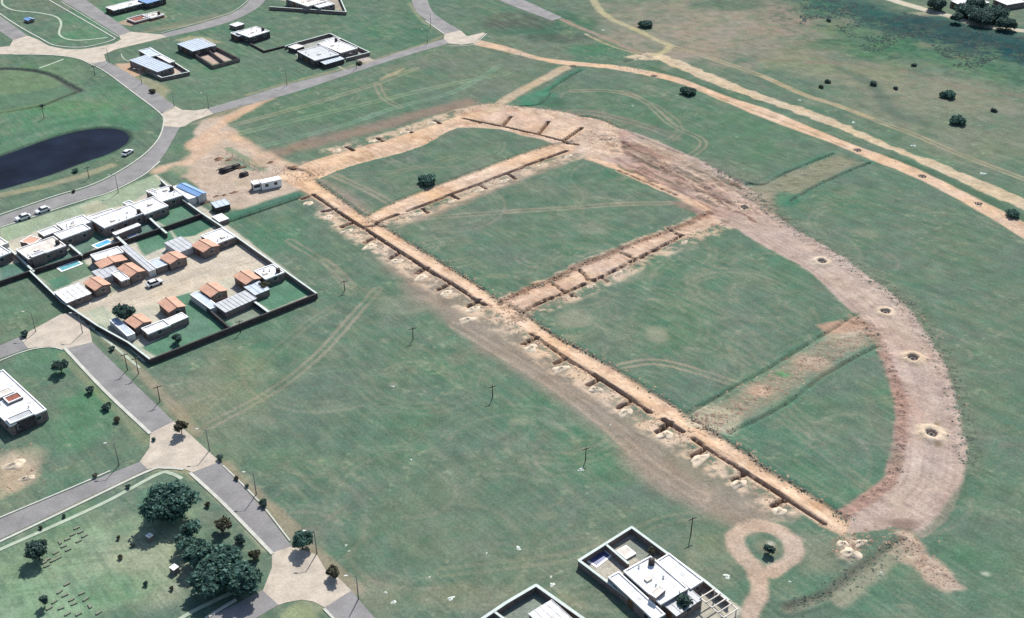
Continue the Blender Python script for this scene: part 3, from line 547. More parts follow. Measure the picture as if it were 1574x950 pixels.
rt_ = random.Random(3)
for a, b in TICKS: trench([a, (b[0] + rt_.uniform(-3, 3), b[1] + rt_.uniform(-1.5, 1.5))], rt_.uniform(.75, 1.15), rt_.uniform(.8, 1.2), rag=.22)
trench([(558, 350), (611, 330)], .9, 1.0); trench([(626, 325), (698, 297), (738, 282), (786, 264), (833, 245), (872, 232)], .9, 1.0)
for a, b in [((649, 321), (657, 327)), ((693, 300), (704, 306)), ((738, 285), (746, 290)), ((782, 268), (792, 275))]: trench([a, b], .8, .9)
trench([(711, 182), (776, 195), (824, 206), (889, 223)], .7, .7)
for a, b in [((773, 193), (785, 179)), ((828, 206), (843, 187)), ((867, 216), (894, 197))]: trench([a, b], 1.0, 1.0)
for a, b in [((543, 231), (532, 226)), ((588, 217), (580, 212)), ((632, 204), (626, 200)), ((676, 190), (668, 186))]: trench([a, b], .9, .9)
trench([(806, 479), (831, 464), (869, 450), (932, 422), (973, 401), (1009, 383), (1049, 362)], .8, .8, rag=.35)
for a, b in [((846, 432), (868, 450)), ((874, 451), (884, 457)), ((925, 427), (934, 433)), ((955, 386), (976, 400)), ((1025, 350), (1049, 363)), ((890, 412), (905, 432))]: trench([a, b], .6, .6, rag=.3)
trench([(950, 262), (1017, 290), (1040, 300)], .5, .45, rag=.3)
# old drains
def rough(D, wd, amp, nz=None):
    nz = N1 if nz is None else nz; H[...] = H + amp * np.maximum(nz, -.2) * (1 - sst(np.abs(D), wd * .5, wd * .7))
def ditch(pts, width, depth, bank=.0):
    s, D = dlw(LN(pts), width + 2); H[s] = H[s] - depth * (1 - sst(D + .15 * N3[s], 0, width / 2)) + bank * (1 - sst(np.abs(D - width * .75), 0, width * .4))
for pts in ([(1060, 634), (1131, 594), (1180, 567), (1225, 539), (1316, 484)], [(1120, 666), (1207, 622), (1263, 579), (1349, 531)], [(1150, 282), (1175, 283), (1207, 266), (1281, 236)], [(1215, 309), (1260, 283), (1337, 250)], [(842, 140), (875, 118), (893, 108)], [(845, 145), (830, 160), (800, 163)]):
    ditch(pts, 1.4, .42, .08)
    D = dline(LN(pts), 2); mixc(.55 * (1 - sst(D + .5 * N3, .1, .6)), A(80, 88, 76))
ditch([(1385, 830), (1350, 855), (1310, 885), (1270, 915), (1210, 935)], 2.2, .4, .2); ditch([(1085, 252), (1122, 272), (1150, 285)], 1.8, .5); ditch([(890, 178), (925, 184), (985, 212), (1050, 238)], 1.6, .4)
ditch([(-40, 106), (30, 106), (75, 114), (105, 130), (122, 139)], 3.2, .6); ditch([(122, 140), (90, 152), (62, 163), (-40, 180)], 2.0, .45)
ditch([(905, 55), (940, 70), (985, 84)], 1.5, .4); ditch([(985, 88), (960, 95)], 2, .5); rough(dline(LN([(1250, 40), (1350, 70), (1450, 95), (1574, 115)]), 22), 30, .22, vnoise(2.6, 33, 2))
# rubble bands and rough ground
rough(RUB1, 3.0, .45)
rough(dline(LN([(1083, 250), (1166, 307), (1217, 349), (1326, 418), (1393, 470), (1441, 541), (1474, 635), (1486, 710)]), 5), 5.0, .35); rough(site[3], 3, .3); rough(dline(LN([(920, 210), (1010, 245), (1090, 290), (1150, 325)]), 9), 10, .6, vnoise(2.2, 21, 2))
rough(dline(LN([(1075, 655), (1160, 602), (1250, 555), (1335, 508)]), 6), 6, .28); rough(dline(LN([(1175, 305), (1260, 262), (1320, 240)]), 5), 5, .28); rough(dline(LN([(1400, 830), (1420, 865), (1470, 900)]), 5), 4, .3); rough(dline(LN([(1290, 850), (1320, 832)]), 4), 4, .4)
# pits on the dirt roads
PITS = [(1263, 403, 3.2), (1361, 480, 3.0), (1403, 551, 3.4), (1432, 667, 4.0), (1144, 320, 1.8), (1318, 231, 1.2), (1418, 271, 1.3), (1504, 314, 1.8), (880, 102, 1.2), (1005, 117, 1.2)]
for x, y, rr in PITS:
    c = PU(x, y); r = np.hypot(GU - c[0], GV - c[1])
    ring = np.exp(-((r - rr * .55) / (rr * .28)) ** 2)
    H += .16 * rr * ring * (1 + .4 * N1) * (r < 8); mixc(np.clip(ring * 1.1, 0, .95) * (r < 8), sandc if rr > 1.5 else A(214, 180, 150))
    H -= 1.6 * (1 - sst(r, .75, 1.1))
brush_blob(1440, 652, 6, 5, A(150, 134, 100), .8, .2); brush_blob(1442, 683, 7, 4, A(160, 140, 110), .8, .2)
# pond bed
POND = [(-60, 262), (-30, 250), (0, 238), (25, 229), (76, 211), (122, 199), (160, 195), (188, 198), (202, 209), (192, 223), (165, 237), (132, 248), (76, 269), (0, 292), (-40, 304), (-70, 300)]
pd = sdpoly(spline(px2uv(POND), 4, True), 6); H -= 1.0 * (1 - sst(pd, -4, 1.5)); mixc(.8 * (1 - sst(pd + .3 * N3, -.5, 1.6)), A(66, 84, 78))

# ---------------------------------------------------------------- paved roads (built above the sheet)
RO = {}
RO['r1'] = ([(99, 537), (160, 600), (231, 666)], [(142, 526), (205, 588), (267, 648)])
RO['r2'] = ([(-40, 816), (0, 798), (110, 752), (215, 710)], [(-40, 846), (0, 829), (120, 772), (227, 721)])
RO['r3'] = ([(-40, 546), (0, 531), (30, 518)], [(-40, 568), (0, 551), (43, 536)])
RO['r1b'] = ([(296, 726), (345, 775), (418, 850)], [(338, 710), (392, 769), (449, 840)])
RO['r1c'] = ([(499, 934), (525, 960), (560, 1000)], [(540, 908), (580, 955), (620, 1000)])
RO['r4'] = ([(404, 907), (360, 930), (280, 970)], [(428, 930), (390, 952), (330, 985)])
RO['r5'] = ([(-40, 346), (0, 333), (42, 318), (89, 302), (131, 290), (168, 274), (205, 252), (230, 232), (245, 213), (252, 194)], [(-40, 362), (0, 348), (50, 332), (94, 317), (135, 304), (168, 294), (196, 281), (222, 266), (250, 241), (276, 196)])
RO['r6'] = ([(249, 175), (203, 140), (163, 109), (141, 98)], [(269, 163), (224, 130), (190, 108), (163, 94)])
RO['r7'] = ([(20, 62), (0, 48), (-40, 20)], [(43, 55), (0, 25), (-30, 4)])
RO['r8'] = ([(183, 55), (140, 28), (94, 0), (60, -20)], [(201, 49), (168, 25), (132, 0), (100, -20)])
RO['r9'] = ([(247, 53), (313, 35), (360, 19), (384, 0), (392, -20)], [(257, 57), (329, 41), (376, 24), (405, 4), (416, -20)])
RO['r10'] = ([(318, 167), (380, 149), (438, 131), (543, 104), (609, 82), (682, 60)], [(328, 175), (380, 161), (456, 141), (558, 107), (634, 83), (690, 67)])
RO['r11'] = ([(684, 52), (654, 30), (637, 13), (628, -20)], [(708, 47), (677, 28), (662, 13), (652, -20)])
RO['r12'] = ([(740, -14), (780, 6), (849, 32)], [(768, -16), (805, 0), (864, 27)])
JU = {}
JU['corner'] = [(30, 518), (94, 483), (119, 480), (137, 503), (142, 526), (99, 537), (76, 532), (43, 536)]
JU['c1'] = [(231, 666), (267, 648), (290, 666), (338, 710), (296, 726), (280, 720), (254, 718), (227, 721), (215, 710), (230, 688)]
JU['c2'] = [(418, 850), (449, 840), (487, 853), (500, 875), (522, 890), (540, 908), (499, 934), (482, 925), (464, 922), (441, 926), (428, 930), (404, 908), (418, 873)]
JU['c3'] = [(249, 175), (269, 163), (280, 169), (300, 170), (318, 167), (328, 175), (295, 187), (285, 194), (276, 196), (252, 194)]
JU['c4'] = [(141, 98), (163, 94), (160, 84), (178, 76), (216, 67), (257, 57), (247, 53), (224, 51), (201, 49), (183, 55), (186, 61), (175, 67), (152, 72), (127, 76), (102, 76), (76, 71), (58, 61), (43, 55), (20, 62), (15, 71), (-30, 75), (-30, 84), (51, 83), (102, 86), (125, 91)]
JU['c5'] = [(682, 60), (684, 52), (708, 47), (718, 56), (743, 50), (746, 52), (728, 66), (710, 69), (690, 67)]
PAVED = np.full(GU.shape, 1e6, np.float32)
for k, (a, b) in RO.items(): PAVED = np.minimum(PAVED, sdpoly(band(a, b), 4))
for k, p in JU.items(): PAVED = np.minimum(PAVED, sdpoly(px2uv(p), 4))
H *= sst(PAVED, .8, 2.6)
PAVED2 = np.minimum(PAVED, 3.0)
# compound floor is level
comp = sdpoly(px2uv([(0, 345), (130, 312), (245, 266), (345, 340), (492, 452), (233, 560), (46, 424), (0, 442)]), 4); H = np.where(H > -.4, H * (0.25 + .75 * sst(comp, 0, 2)), H)
H = H.astype(np.float32)
def gz(x, y):
    u_, v_ = uv(x, y); fi = (u_ - U0) / STEP; fj = (v_ - V0) / STEP
    i = min(max(int(fi), 0), NU - 2); j = min(max(int(fj), 0), NV - 2); a = min(max(fi - i, 0), 1); b = min(max(fj - j, 0), 1)
    return float((H[j, i] * (1 - a) + H[j, i + 1] * a) * (1 - b) + (H[j + 1, i] * (1 - a) + H[j + 1, i + 1] * a) * b)
# ground material
m, n, b = new_mat('meadow_and_bare_earth'); M['ground'] = m
at = N(n, 'ShaderNodeAttribute', attribute_name='Col'); dt = N(n, 'ShaderNodeAttribute', attribute_name='dirt'); geo = N(n, 'ShaderNodeNewGeometry')
def nz_(scale, det, rough_=.6):
    t = N(n, 'ShaderNodeTexNoise'); t.inputs['Scale'].default_value = scale; t.inputs['Detail'].default_value = det; t.inputs['Roughness'].default_value = rough_
    n.links.new(geo.outputs['Position'], t.inputs['Vector']); return t
t1 = nz_(.22, 5); t2 = nz_(1.7, 4); t3 = nz_(.06, 4)
s = scaled(n, at.outputs['Color'], ramp2(n, t1.outputs[0], .84, 1.16)); s = scaled(n, s, ramp2(n, t2.outputs[0], .80, 1.20))
mp = N(n, 'ShaderNodeMapping'); mp0 = N(n, 'ShaderNodeMapping'); mp0.inputs['Rotation'].default_value = (0, 0, -TH); n.links.new(geo.outputs['Position'], mp0.inputs['Vector']); mp.inputs['Scale'].default_value = (.35, 2.6, 1.0); n.links.new(mp0.outputs[0], mp.inputs['Vector'])
t4 = N(n, 'ShaderNodeTexNoise'); t4.inputs['Scale'].default_value = .55; t4.inputs['Detail'].default_value = 4; n.links.new(mp.outputs[0], t4.inputs['Vector'])
s = scaled(n, s, ramp2(n, t4.outputs[0], .92, 1.08))
t5 = nz_(4.5, 2); s = scaled(n, s, ramp2(n, t5.outputs[0], .88, 1.12))
hs = N(n, 'ShaderNodeHueSaturation'); n.links.new(s, hs.inputs['Color']); n.links.new(ramp2(n, t3.outputs[0], .82, 1.18), hs.inputs['Saturation'])
n.links.new(hs.outputs[0], b.inputs['Base Color']); b.inputs['Roughness'].default_value = 1.0; b.inputs['Specular IOR Level'].default_value = 0.0
bp = N(n, 'ShaderNodeBump'); bp.inputs['Strength'].default_value = .35; bp.inputs['Distance'].default_value = .12
n.links.new(t2.outputs[0], bp.inputs['Height']); n.links.new(bp.outputs[0], b.inputs['Normal'])
# mesh
gyy, gxx = np.gradient(H, STEP)
NRM = np.stack([-gxx * CT + gyy * ST, -gxx * ST - gyy * CT, np.ones_like(H)], -1); NRM /= np.linalg.norm(NRM, axis=-1, keepdims=True)
s_trap = sdpoly(tu, 1.0)
qi = (s_trap[:-1, :-1] < 0) & (s_trap[1:, 1:] < 0)
idx = np.arange(NU * NV).reshape(NV, NU)
quads = np.stack([idx[:-1, :-1], idx[:-1, 1:], idx[1:, 1:], idx[1:, :-1]], -1)
VERT = np.stack([GX, GY, H], -1).reshape(-1, 3)
CF = np.concatenate([C, np.ones(C.shape[:2] + (1,), np.float32)], -1).reshape(-1, 4); DF = DIRT.reshape(-1); NF = NRM.reshape(-1, 3)
rq = REG[:-1, :-1]
def grid_obj(name, sel):
    q = quads[sel]; u_, inv = np.unique(q, return_inverse=True); inv = inv.reshape(-1).astype(np.int32)
    me = bpy.data.meshes.new(name); me.vertices.add(len(u_)); me.vertices.foreach_set('co', VERT[u_].astype(np.float32).ravel())
    nf = len(q); me.loops.add(nf * 4); me.loops.foreach_set('vertex_index', inv); me.polygons.add(nf)
    me.polygons.foreach_set('loop_start', np.arange(0, nf * 4, 4, dtype=np.int32)); me.polygons.foreach_set('loop_total', np.full(nf, 4, np.int32))
    me.update(calc_edges=True); me.polygons.foreach_set('use_smooth', np.ones(nf, bool))
    a = me.attributes.new('Col', 'FLOAT_COLOR', 'POINT'); a.data.foreach_set('color', CF[u_].astype(np.float32).ravel())
    a = me.attributes.new('dirt', 'FLOAT', 'POINT'); a.data.foreach_set('value', DF[u_].astype(np.float32))
    me.normals_split_custom_set_from_vertices(NF[u_].astype(np.float64).tolist())
    me.materials.append(M['ground']); o = bpy.data.objects.new(name, me); COL.objects.link(o); o['kind'] = 'structure'; return o
for k, nm in REGN.items():
    sel = qi & (rq == k)
    if sel.sum() > 4: grid_obj(nm, sel)
# land beyond the mapped area, out to the horizon
m_far = mat('far_meadow', tuple(grass), 1.0, 0.0, .02, .15, .4, .12, world=True)
BIG = 4000; mb = MB(); q = [(-BIG, BIG), (BIG, BIG), (BIG, -BIG), (-BIG, -BIG)]
mb.add([(p[0], p[1], -.12) for p in trap] + [(p[0], p[1], -.12) for p in q], [(i, 4 + i, 4 + (i + 1) % 4, (i + 1) % 4) for i in range(4)])
cxm = sum(p[0] for p in trap) / 4; cym = sum(p[1] for p in trap) / 4
mb.v[:4] = [(cxm + (x - cxm) * .985, cym + (y - cym) * .985, -.25) for x, y, z in mb.v[:4]]
o = mb.build('terrain', m_far); o['kind'] = 'structure'

# paved sheets
def strip_obj(name, a, b, z, m, n_=6):
    A_ = spline([P(*p) for p in a], n_); B_ = spline([P(*p) for p in b], n_)
    def rs(L, n2):
        L = np.array(L); s_ = np.r_[0, np.cumsum(np.hypot(*np.diff(L, axis=0).T))]; t = np.linspace(0, s_[-1], n2)
        return np.stack([np.interp(t, s_, L[:, 0]), np.interp(t, s_, L[:, 1])], -1)
    n2 = max(len(A_), len(B_)) * 2; A_ = rs(A_, n2); B_ = rs(B_, n2); mb = MB()
    vs = [(x, y, z) for x, y in A_] + [(x, y, z) for x, y in B_]
    mb.add(vs, [(i, i + 1, n2 + i + 1, n2 + i) for i in range(n2 - 1)])
    me_o = mb.build(name, m)
    bm = bmesh.new(); bm.from_mesh(me_o.data); bmesh.ops.recalc_face_normals(bm, faces=bm.faces)
    if bm.faces and sum(f.normal.z for f in bm.faces) < 0: bmesh.ops.reverse_faces(bm, faces=bm.faces)
    bm.to_mesh(me_o.data); bm.free(); me_o['kind'] = 'structure'; return me_o
for k, (a, b) in RO.items(): strip_obj('road', a, b, .04, 'asphalt')
def poly_sheet(name, pts, z, m, thick=.0, sp=0, parent=None):
    w_ = [P(*p) for p in pts]
    if sp: w_ = spline(w_, sp, True)
    bm = bmesh.new(); f = bm.faces.new([bm.verts.new((x, y, z)) for x, y in w_])
    if f.normal.z < 0 or f.calc_area() and (f.normal_update() or f.normal.z < 0): bmesh.ops.reverse_faces(bm, faces=[f])
    bmesh.ops.triangulate(bm, faces=bm.faces[:])
    me = bpy.data.meshes.new(name); bm.to_mesh(me); bm.free(); me.materials.append(M[m]); o = bpy.data.objects.new(name, me); COL.objects.link(o); return o
for k, p in JU.items(): poly_sheet('road_junction', p, .05, 'concrete')['kind'] = 'structure'
def ribbon(name, pts, width, z0, z1, m, sp=6, px=True, off=0.0):
    L = spline([P(*p) for p in pts] if px else pts, sp); L = [np.array(p) for p in L]; mb = MB(); n2 = len(L); vs = []
    for i, p in enumerate(L):
        t = L[min(i + 1, n2 - 1)] - L[max(i - 1, 0)]; t = t / (np.hypot(*t) + 1e-9); nn = np.array((-t[1], t[0]))
        a = p + nn * (off - width / 2); b = p + nn * (off + width / 2)
        vs += [(a[0], a[1], z0), (a[0], a[1], z1), (b[0], b[1], z1), (b[0], b[1], z0)]
    fs = []
    for i in range(n2 - 1):
        k = 4 * i
        for j in range(3): fs.append((k + j, k + j + 1, k + 5 + j, k + 4 + j))
    fs += [(0, 1, 2, 3), (4 * n2 - 1, 4 * n2 - 2, 4 * n2 - 3, 4 * n2 - 4)]
    mb.add(vs, fs); o = mb.build(name, m)
    bm = bmesh.new(); bm.from_mesh(o.data); bmesh.ops.recalc_face_normals(bm, faces=bm.faces); bm.to_mesh(o.data); bm.free(); o['kind'] = 'structure'; return o
for pts, wd in [([(99, 535), (160, 600), (231, 667)], .75), ([(292, 727), (345, 776), (419, 852)], .7), ([(-40, 850), (0, 833), (120, 776), (227, 725), (254, 720), (282, 722)], .55), ([(-40, 814), (0, 796), (110, 750), (170, 724)], .35), ([(343, 716), (397, 770), (446, 832)], .3), ([(498, 936), (525, 964), (558, 1000)], .5),
    ([(-40, 344), (42, 316), (89, 300), (131, 288), (168, 272), (205, 250), (230, 230), (245, 211), (251, 192), (248, 176), (203, 141), (163, 111), (140, 99), (118, 90), (80, 85), (20, 84)], .45), ([(-40, 364), (0, 350), (50, 334), (94, 319), (135, 306), (168, 296), (198, 282), (224, 267), (246, 248)], .5),
    ([(-30, 0), (20, 35), (60, 58), (85, 70), (125, 73), (160, 66), (176, 60), (170, 55), (120, 26), (75, 0)], .5), ([(94, 3), (140, 31), (182, 57)], .3), ([(-40, 574), (0, 555), (43, 539), (76, 534), (97, 538)], .35), ([(316, 951), (340, 936), (363, 922)], .6), ([(654, 32), (684, 53)], .5), ([(247, 51), (313, 33), (358, 18), (382, 0)], .3), ([(690, 71), (712, 71), (730, 67), (748, 52)], .4)]:
    ribbon('kerb', pts, wd, -.05, .15, 'kerb')
for pts, wd in [([(-40, 862), (0, 845), (152, 777), (241, 730), (262, 728), (280, 736)], .85), ([(270, 956), (300, 938), (356, 911)], .8), ([(3, 0), (5, 8), (22, 16), (60, 20), (86, 26), (94, 36), (91, 52), (102, 60), (125, 62), (165, 58)], .9), ([(60, 105), (80, 98), (98, 91)], .9), ([(137, 500), (170, 528), (215, 566)], .7), ([(200, 535), (222, 556)], .5), ([(246, 276), (262, 290)], .6), ([(186, 83), (192, 92), (206, 96)], .4)]:
    ribbon('footpath', pts, wd, -.05, .08, 'walkway')
# water
m, n, b = new_mat('pond_water'); M['water'] = m
geo = N(n, 'ShaderNodeNewGeometry'); tn = N(n, 'ShaderNodeTexNoise'); tn.inputs['Scale'].default_value = .9; tn.inputs['Detail'].default_value = 4; n.links.new(geo.outputs['Position'], tn.inputs['Vector'])
tb = N(n, 'ShaderNodeTexNoise'); tb.inputs['Scale'].default_value = .12; tb.inputs['Detail'].default_value = 4; n.links.new(geo.outputs['Position'], tb.inputs['Vector'])
c = N(n, 'ShaderNodeRGB'); c.outputs[0].default_value = (.006, .009, .018, 1); n.links.new(scaled(n, c.outputs[0], ramp2(n, tb.outputs[0], .6, 1.5)), b.inputs['Base Color'])
b.inputs['Roughness'].default_value = .3; b.inputs['Specular IOR Level'].default_value = .02
bp = N(n, 'ShaderNodeBump'); bp.inputs['Strength'].default_value = .25; bp.inputs['Distance'].default_value = .1; n.links.new(tn.outputs[0], bp.inputs['Height']); n.links.new(bp.outputs[0], b.inputs['Normal'])
poly_sheet('pond', POND, -.32, 'water', sp=4)['kind'] = 'structure'
#PART2
# ================================================================== things
def rectfit(quad, z):                   # photo quad [left, top, right, bottom] of a flat top at height z -> centre, angle, sizes
    a, b, c, d = [np.array(P(x, y, z)) for x, y in quad]
    u_ = ((b - a) + (c - d)) / 2; v_ = ((d - a) + (c - b)) / 2     # u: left->top, v: left->bottom (down-right)
    lu, lv = np.hypot(*u_), np.hypot(*v_); au = math.atan2(u_[1], u_[0]); av = math.atan2(v_[1], v_[0]) + math.pi / 2
    dd = (av - au + math.pi) % (2 * math.pi) - math.pi; ang = au + dd / 2
    return (a + b + c + d) / 4, ang, lu, lv                         # local x along u (away), local y = left of u
def block_parts(root, quad, h, kind, wall='wall_white', roof='roof_white', wins=True, base=0.0, par=.35):
    h = h * .78; par *= .6
    cen, ang, lu, lv = rectfit(quad, h); hx, hy = lu / 2, lv / 2
    ox, oy = cen[0] - root.location.x, cen[1] - root.location.y
    loc = (ox, oy, 0)
    over = .0
    wtop = h - (.0 if kind == 'gable' else .18)
    b0 = MB().box(-hx, hx, -hy, hy, base - (.3 if base == 0 else 0), wtop).build('wall', wall, root, loc=loc, rz=ang)
    if kind == 'flat':
        r = MB().box(-hx - .02, hx + .02, -hy - .02, hy + .02, wtop, h - .02).build('roof', roof, root, loc=loc, rz=ang)
        t = .22; p = MB()
        p.box(-hx - .03, hx + .03, -hy - .03, -hy + t, h - .05, h + par); p.box(-hx - .03, hx + .03, hy - t, hy + .03, h - .05, h + par)
        p.box(-hx - .03, -hx + t, -hy + t, hy - t, h - .05, h + par - .004); p.box(hx - t, hx + .03, -hy + t, hy - t, h - .05, h + par - .004)
        q = p.build('parapet', 'white', r)
        rv = random.Random(int(cen[0] * 10))
        if lu > 5 and lv > 5:
            for _ in range(rv.randint(2, 4)):
                vx, vy = rv.uniform(-hx + .8, hx - .8), rv.uniform(-hy + .8, hy - .8); MB().lathe([(.13, -.05), (.13, .35), (.24, .36), (.02, .52)], 8, (vx, vy, h)).build('roof_vent', 'roof_grey', r)
            vx, vy = rv.uniform(-hx * .5, hx * .5), rv.uniform(-hy * .5, hy * .5); MB().box(vx - .6, vx + .6, vy - .45, vy + .45, h - .04, h + .3).build('roof_hatch', 'roof_cream', r)
            if rv.random() < .6: MB().lathe([(.01, 1.25), (.3, 1.22), (.58, 1.05), (.6, -.04)], 12, (hx - 1.1, rv.uniform(-hy + 1, hy - 1), h)).build('water_tank', 'steel_dark', r)
    elif kind == 'metal':
        p = MB(); p.add([(-hx - .15, -hy - .15, h - .15), (hx + .15, -hy - .15, h - .15), (hx + .15, hy + .15, h + .05), (-hx - .15, hy + .15, h + .05), (-hx - .15, -hy - .15, h - .05), (hx + .15, -hy - .15, h - .05), (hx + .15, hy + .15, h + .15), (-hx - .15, hy + .15, h + .15)],
              [(0, 3, 2, 1), (4, 5, 6, 7), (0, 1, 5, 4), (1, 2, 6, 5), (2, 3, 7, 6), (3, 0, 4, 7)])
        k = max(int(lu / 1.1), 2)
        for i in range(k + 1):
            x = -hx - .1 + (lu + .2) * i / k
            p.add([(x - .05, -hy - .15, h - .05), (x + .05, -hy - .15, h - .05), (x + .05, hy + .15, h + .15), (x - .05, hy + .15, h + .15), (x - .05, -hy - .15, h + .03), (x + .05, -hy - .15, h + .03), (x + .05, hy + .15, h + .23), (x - .05, hy + .15, h + .23)], [(4, 5, 6, 7), (0, 1, 5, 4), (1, 2, 6, 5), (2, 3, 7, 6), (3, 0, 4, 7)])
        r = p.build('roof', roof, root, loc=loc, rz=ang)
    elif kind == 'gable':
        o_ = .25; e = h - .05; rg = h + max(.4, min(lu, lv) * .13); p = MB(); t = .12
        # ridge runs along local y
        p.add([(-hx - o_, -hy - o_, e), (0, -hy - o_, rg), (hx + o_, -hy - o_, e), (-hx - o_, hy + o_, e), (0, hy + o_, rg), (hx + o_, hy + o_, e),
               (-hx - o_, -hy - o_, e - t), (0, -hy - o_, rg - t), (hx + o_, -hy - o_, e - t), (-hx - o_, hy + o_, e - t), (0, hy + o_, rg - t), (hx + o_, hy + o_, e - t)],
              [(0, 1, 4, 3), (1, 2, 5, 4), (6, 9, 10, 7), (7, 10, 11, 8), (0, 3, 9, 6), (2, 8, 11, 5), (0, 6, 7, 1), (1, 7, 8, 2), (3, 4, 10, 9), (4, 5, 11, 10)])
        r = p.build('roof', roof, root, loc=loc, rz=ang)
        MB().tube([(0, -hy - o_, rg + .02), (0, hy + o_, rg + .02)], .12, n=6).build('ridge_cap', roof, r)
        MB().add([(-hx, -hy, wtop), (hx, -hy, wtop), (0, -hy, rg - t), (-hx, hy, wtop), (hx, hy, wtop), (0, hy, rg - t)], [(0, 1, 2), (3, 5, 4)]).build('gable_end', wall, b0)
    if wins and base == 0 and h > 2:
        # the camera sees the faces towards local -x (lower left) and -y... both get openings
        for face, L in (('x', lv), ('y', lu)):
            k = max(int(L / 3.4), 1)
            for i in range(k):
                t = -L / 2 + L * (i + .5) / k; wd = min(1.3, L * .3); z0, z1 = (.05, 2.1) if (i == k // 2 and face == 'x') else (.95, 2.05)
                nm, mt = ('door', 'door') if z0 < .5 else ('window', 'frame')
                g = MB(); f = MB()
                if face == 'x':
                    g.box(-hx - .05, -hx + .05, t - wd / 2, t + wd / 2, z0, z1); f.box(-hx - .07, -hx + .02, t - wd / 2 + .08, t + wd / 2 - .08, z0 + .08, z1 - .08)
                else:
                    g.box(t - wd / 2, t + wd / 2, -hy - .05, -hy + .05, z0, z1); f.box(t - wd / 2 + .08, t + wd / 2 - .08, -hy - .07, -hy + .02, z0 + .08, z1 - .08)
                ow = g.build(nm, mt, root, loc=loc, rz=ang)
                if nm == 'window': f.build('pane', 'glass', ow)
    return cen
def house(name, label, blocks, cat='house', group=None):
    c0, _, _, _ = rectfit(blocks[0][0], blocks[0][1] * .78); root = empty(name, (c0[0], c0[1], 0)); tag(root, label, cat, group)
    for b in blocks: block_parts(root, *b[:3], **(b[3] if len(b) > 3 else {}))
    return root
def bwall(label, pts, h=1.9, wall='wall_shade', cope='coping', th=.22, closed=False, name='boundary_wall', zt=None, cw=.12):
    h *= .76
    W = [np.array(P(x, y, h)) for x, y in pts]; c = W[0]; root = empty(name, (c[0], c[1], 0)); tag(root, label, 'wall')
    L = W + ([W[0]] if closed else [])
    body = MB(); cp = MB()
    for i in range(len(L) - 1):
        a, b = L[i] - c, L[i + 1] - c; t = (b - a) / (np.hypot(*(b - a)) + 1e-9); nn = np.array((-t[1], t[0]))
        a = a - t * (th * .5 - .003 * i); b = b + t * th * .5
        for mb_, hw, z0, z1 in ((body, th / 2, -.4, h - .1), (cp, th / 2 + cw, h - .1, h + .002 * i)):
            q = [a - nn * hw, b - nn * hw, b + nn * hw, a + nn * hw]
            mb_.add([(p[0], p[1], z0) for p in q] + [(p[0], p[1], z1) for p in q], [(0, 3, 2, 1), (4, 5, 6, 7), (0, 1, 5, 4), (1, 2, 6, 5), (2, 3, 7, 6), (3, 0, 4, 7)])
    body.build('wall_body', wall, root); cp.build('coping', cope, root); return root
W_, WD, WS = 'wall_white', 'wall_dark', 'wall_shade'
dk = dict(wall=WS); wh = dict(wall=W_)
# --- compound, north row
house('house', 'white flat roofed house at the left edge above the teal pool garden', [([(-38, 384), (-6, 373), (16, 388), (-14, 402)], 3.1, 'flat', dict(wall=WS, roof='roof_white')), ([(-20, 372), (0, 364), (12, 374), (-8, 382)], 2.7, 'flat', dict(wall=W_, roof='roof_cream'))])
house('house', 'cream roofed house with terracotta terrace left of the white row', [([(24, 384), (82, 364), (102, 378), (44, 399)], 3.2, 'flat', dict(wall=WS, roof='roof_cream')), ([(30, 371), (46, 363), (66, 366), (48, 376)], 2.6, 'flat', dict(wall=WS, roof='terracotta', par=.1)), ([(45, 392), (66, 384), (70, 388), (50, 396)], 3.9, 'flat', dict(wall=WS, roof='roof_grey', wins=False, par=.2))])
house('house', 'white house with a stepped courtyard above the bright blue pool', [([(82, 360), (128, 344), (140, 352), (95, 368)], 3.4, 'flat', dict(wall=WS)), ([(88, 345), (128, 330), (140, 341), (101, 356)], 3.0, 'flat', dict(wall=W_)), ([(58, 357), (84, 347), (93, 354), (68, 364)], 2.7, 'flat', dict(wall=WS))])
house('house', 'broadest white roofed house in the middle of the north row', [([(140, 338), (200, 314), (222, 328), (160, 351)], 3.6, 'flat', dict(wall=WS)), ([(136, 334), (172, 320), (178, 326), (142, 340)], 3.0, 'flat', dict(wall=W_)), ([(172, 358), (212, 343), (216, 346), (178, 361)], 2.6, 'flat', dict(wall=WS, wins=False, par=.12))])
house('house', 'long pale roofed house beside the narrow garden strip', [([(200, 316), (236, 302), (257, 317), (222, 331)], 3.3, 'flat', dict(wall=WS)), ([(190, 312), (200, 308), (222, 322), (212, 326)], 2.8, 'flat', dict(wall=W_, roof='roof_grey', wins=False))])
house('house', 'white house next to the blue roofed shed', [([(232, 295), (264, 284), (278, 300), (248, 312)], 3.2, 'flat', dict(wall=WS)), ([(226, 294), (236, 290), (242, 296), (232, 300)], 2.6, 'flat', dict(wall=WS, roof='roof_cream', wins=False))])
house('shed', 'blue sheet roofed shed at the corner of the dirt yard', [([(276, 285), (287, 280), (312, 297), (302, 303)], 3.3, 'gable', dict(wall=W_, roof='blue_roof', wins=False)), ([(266, 287), (277, 283), (300, 303), (288, 307)], 2.9, 'flat', dict(wall=W_, roof='roof_white', wins=False, par=.12))], 'shed')
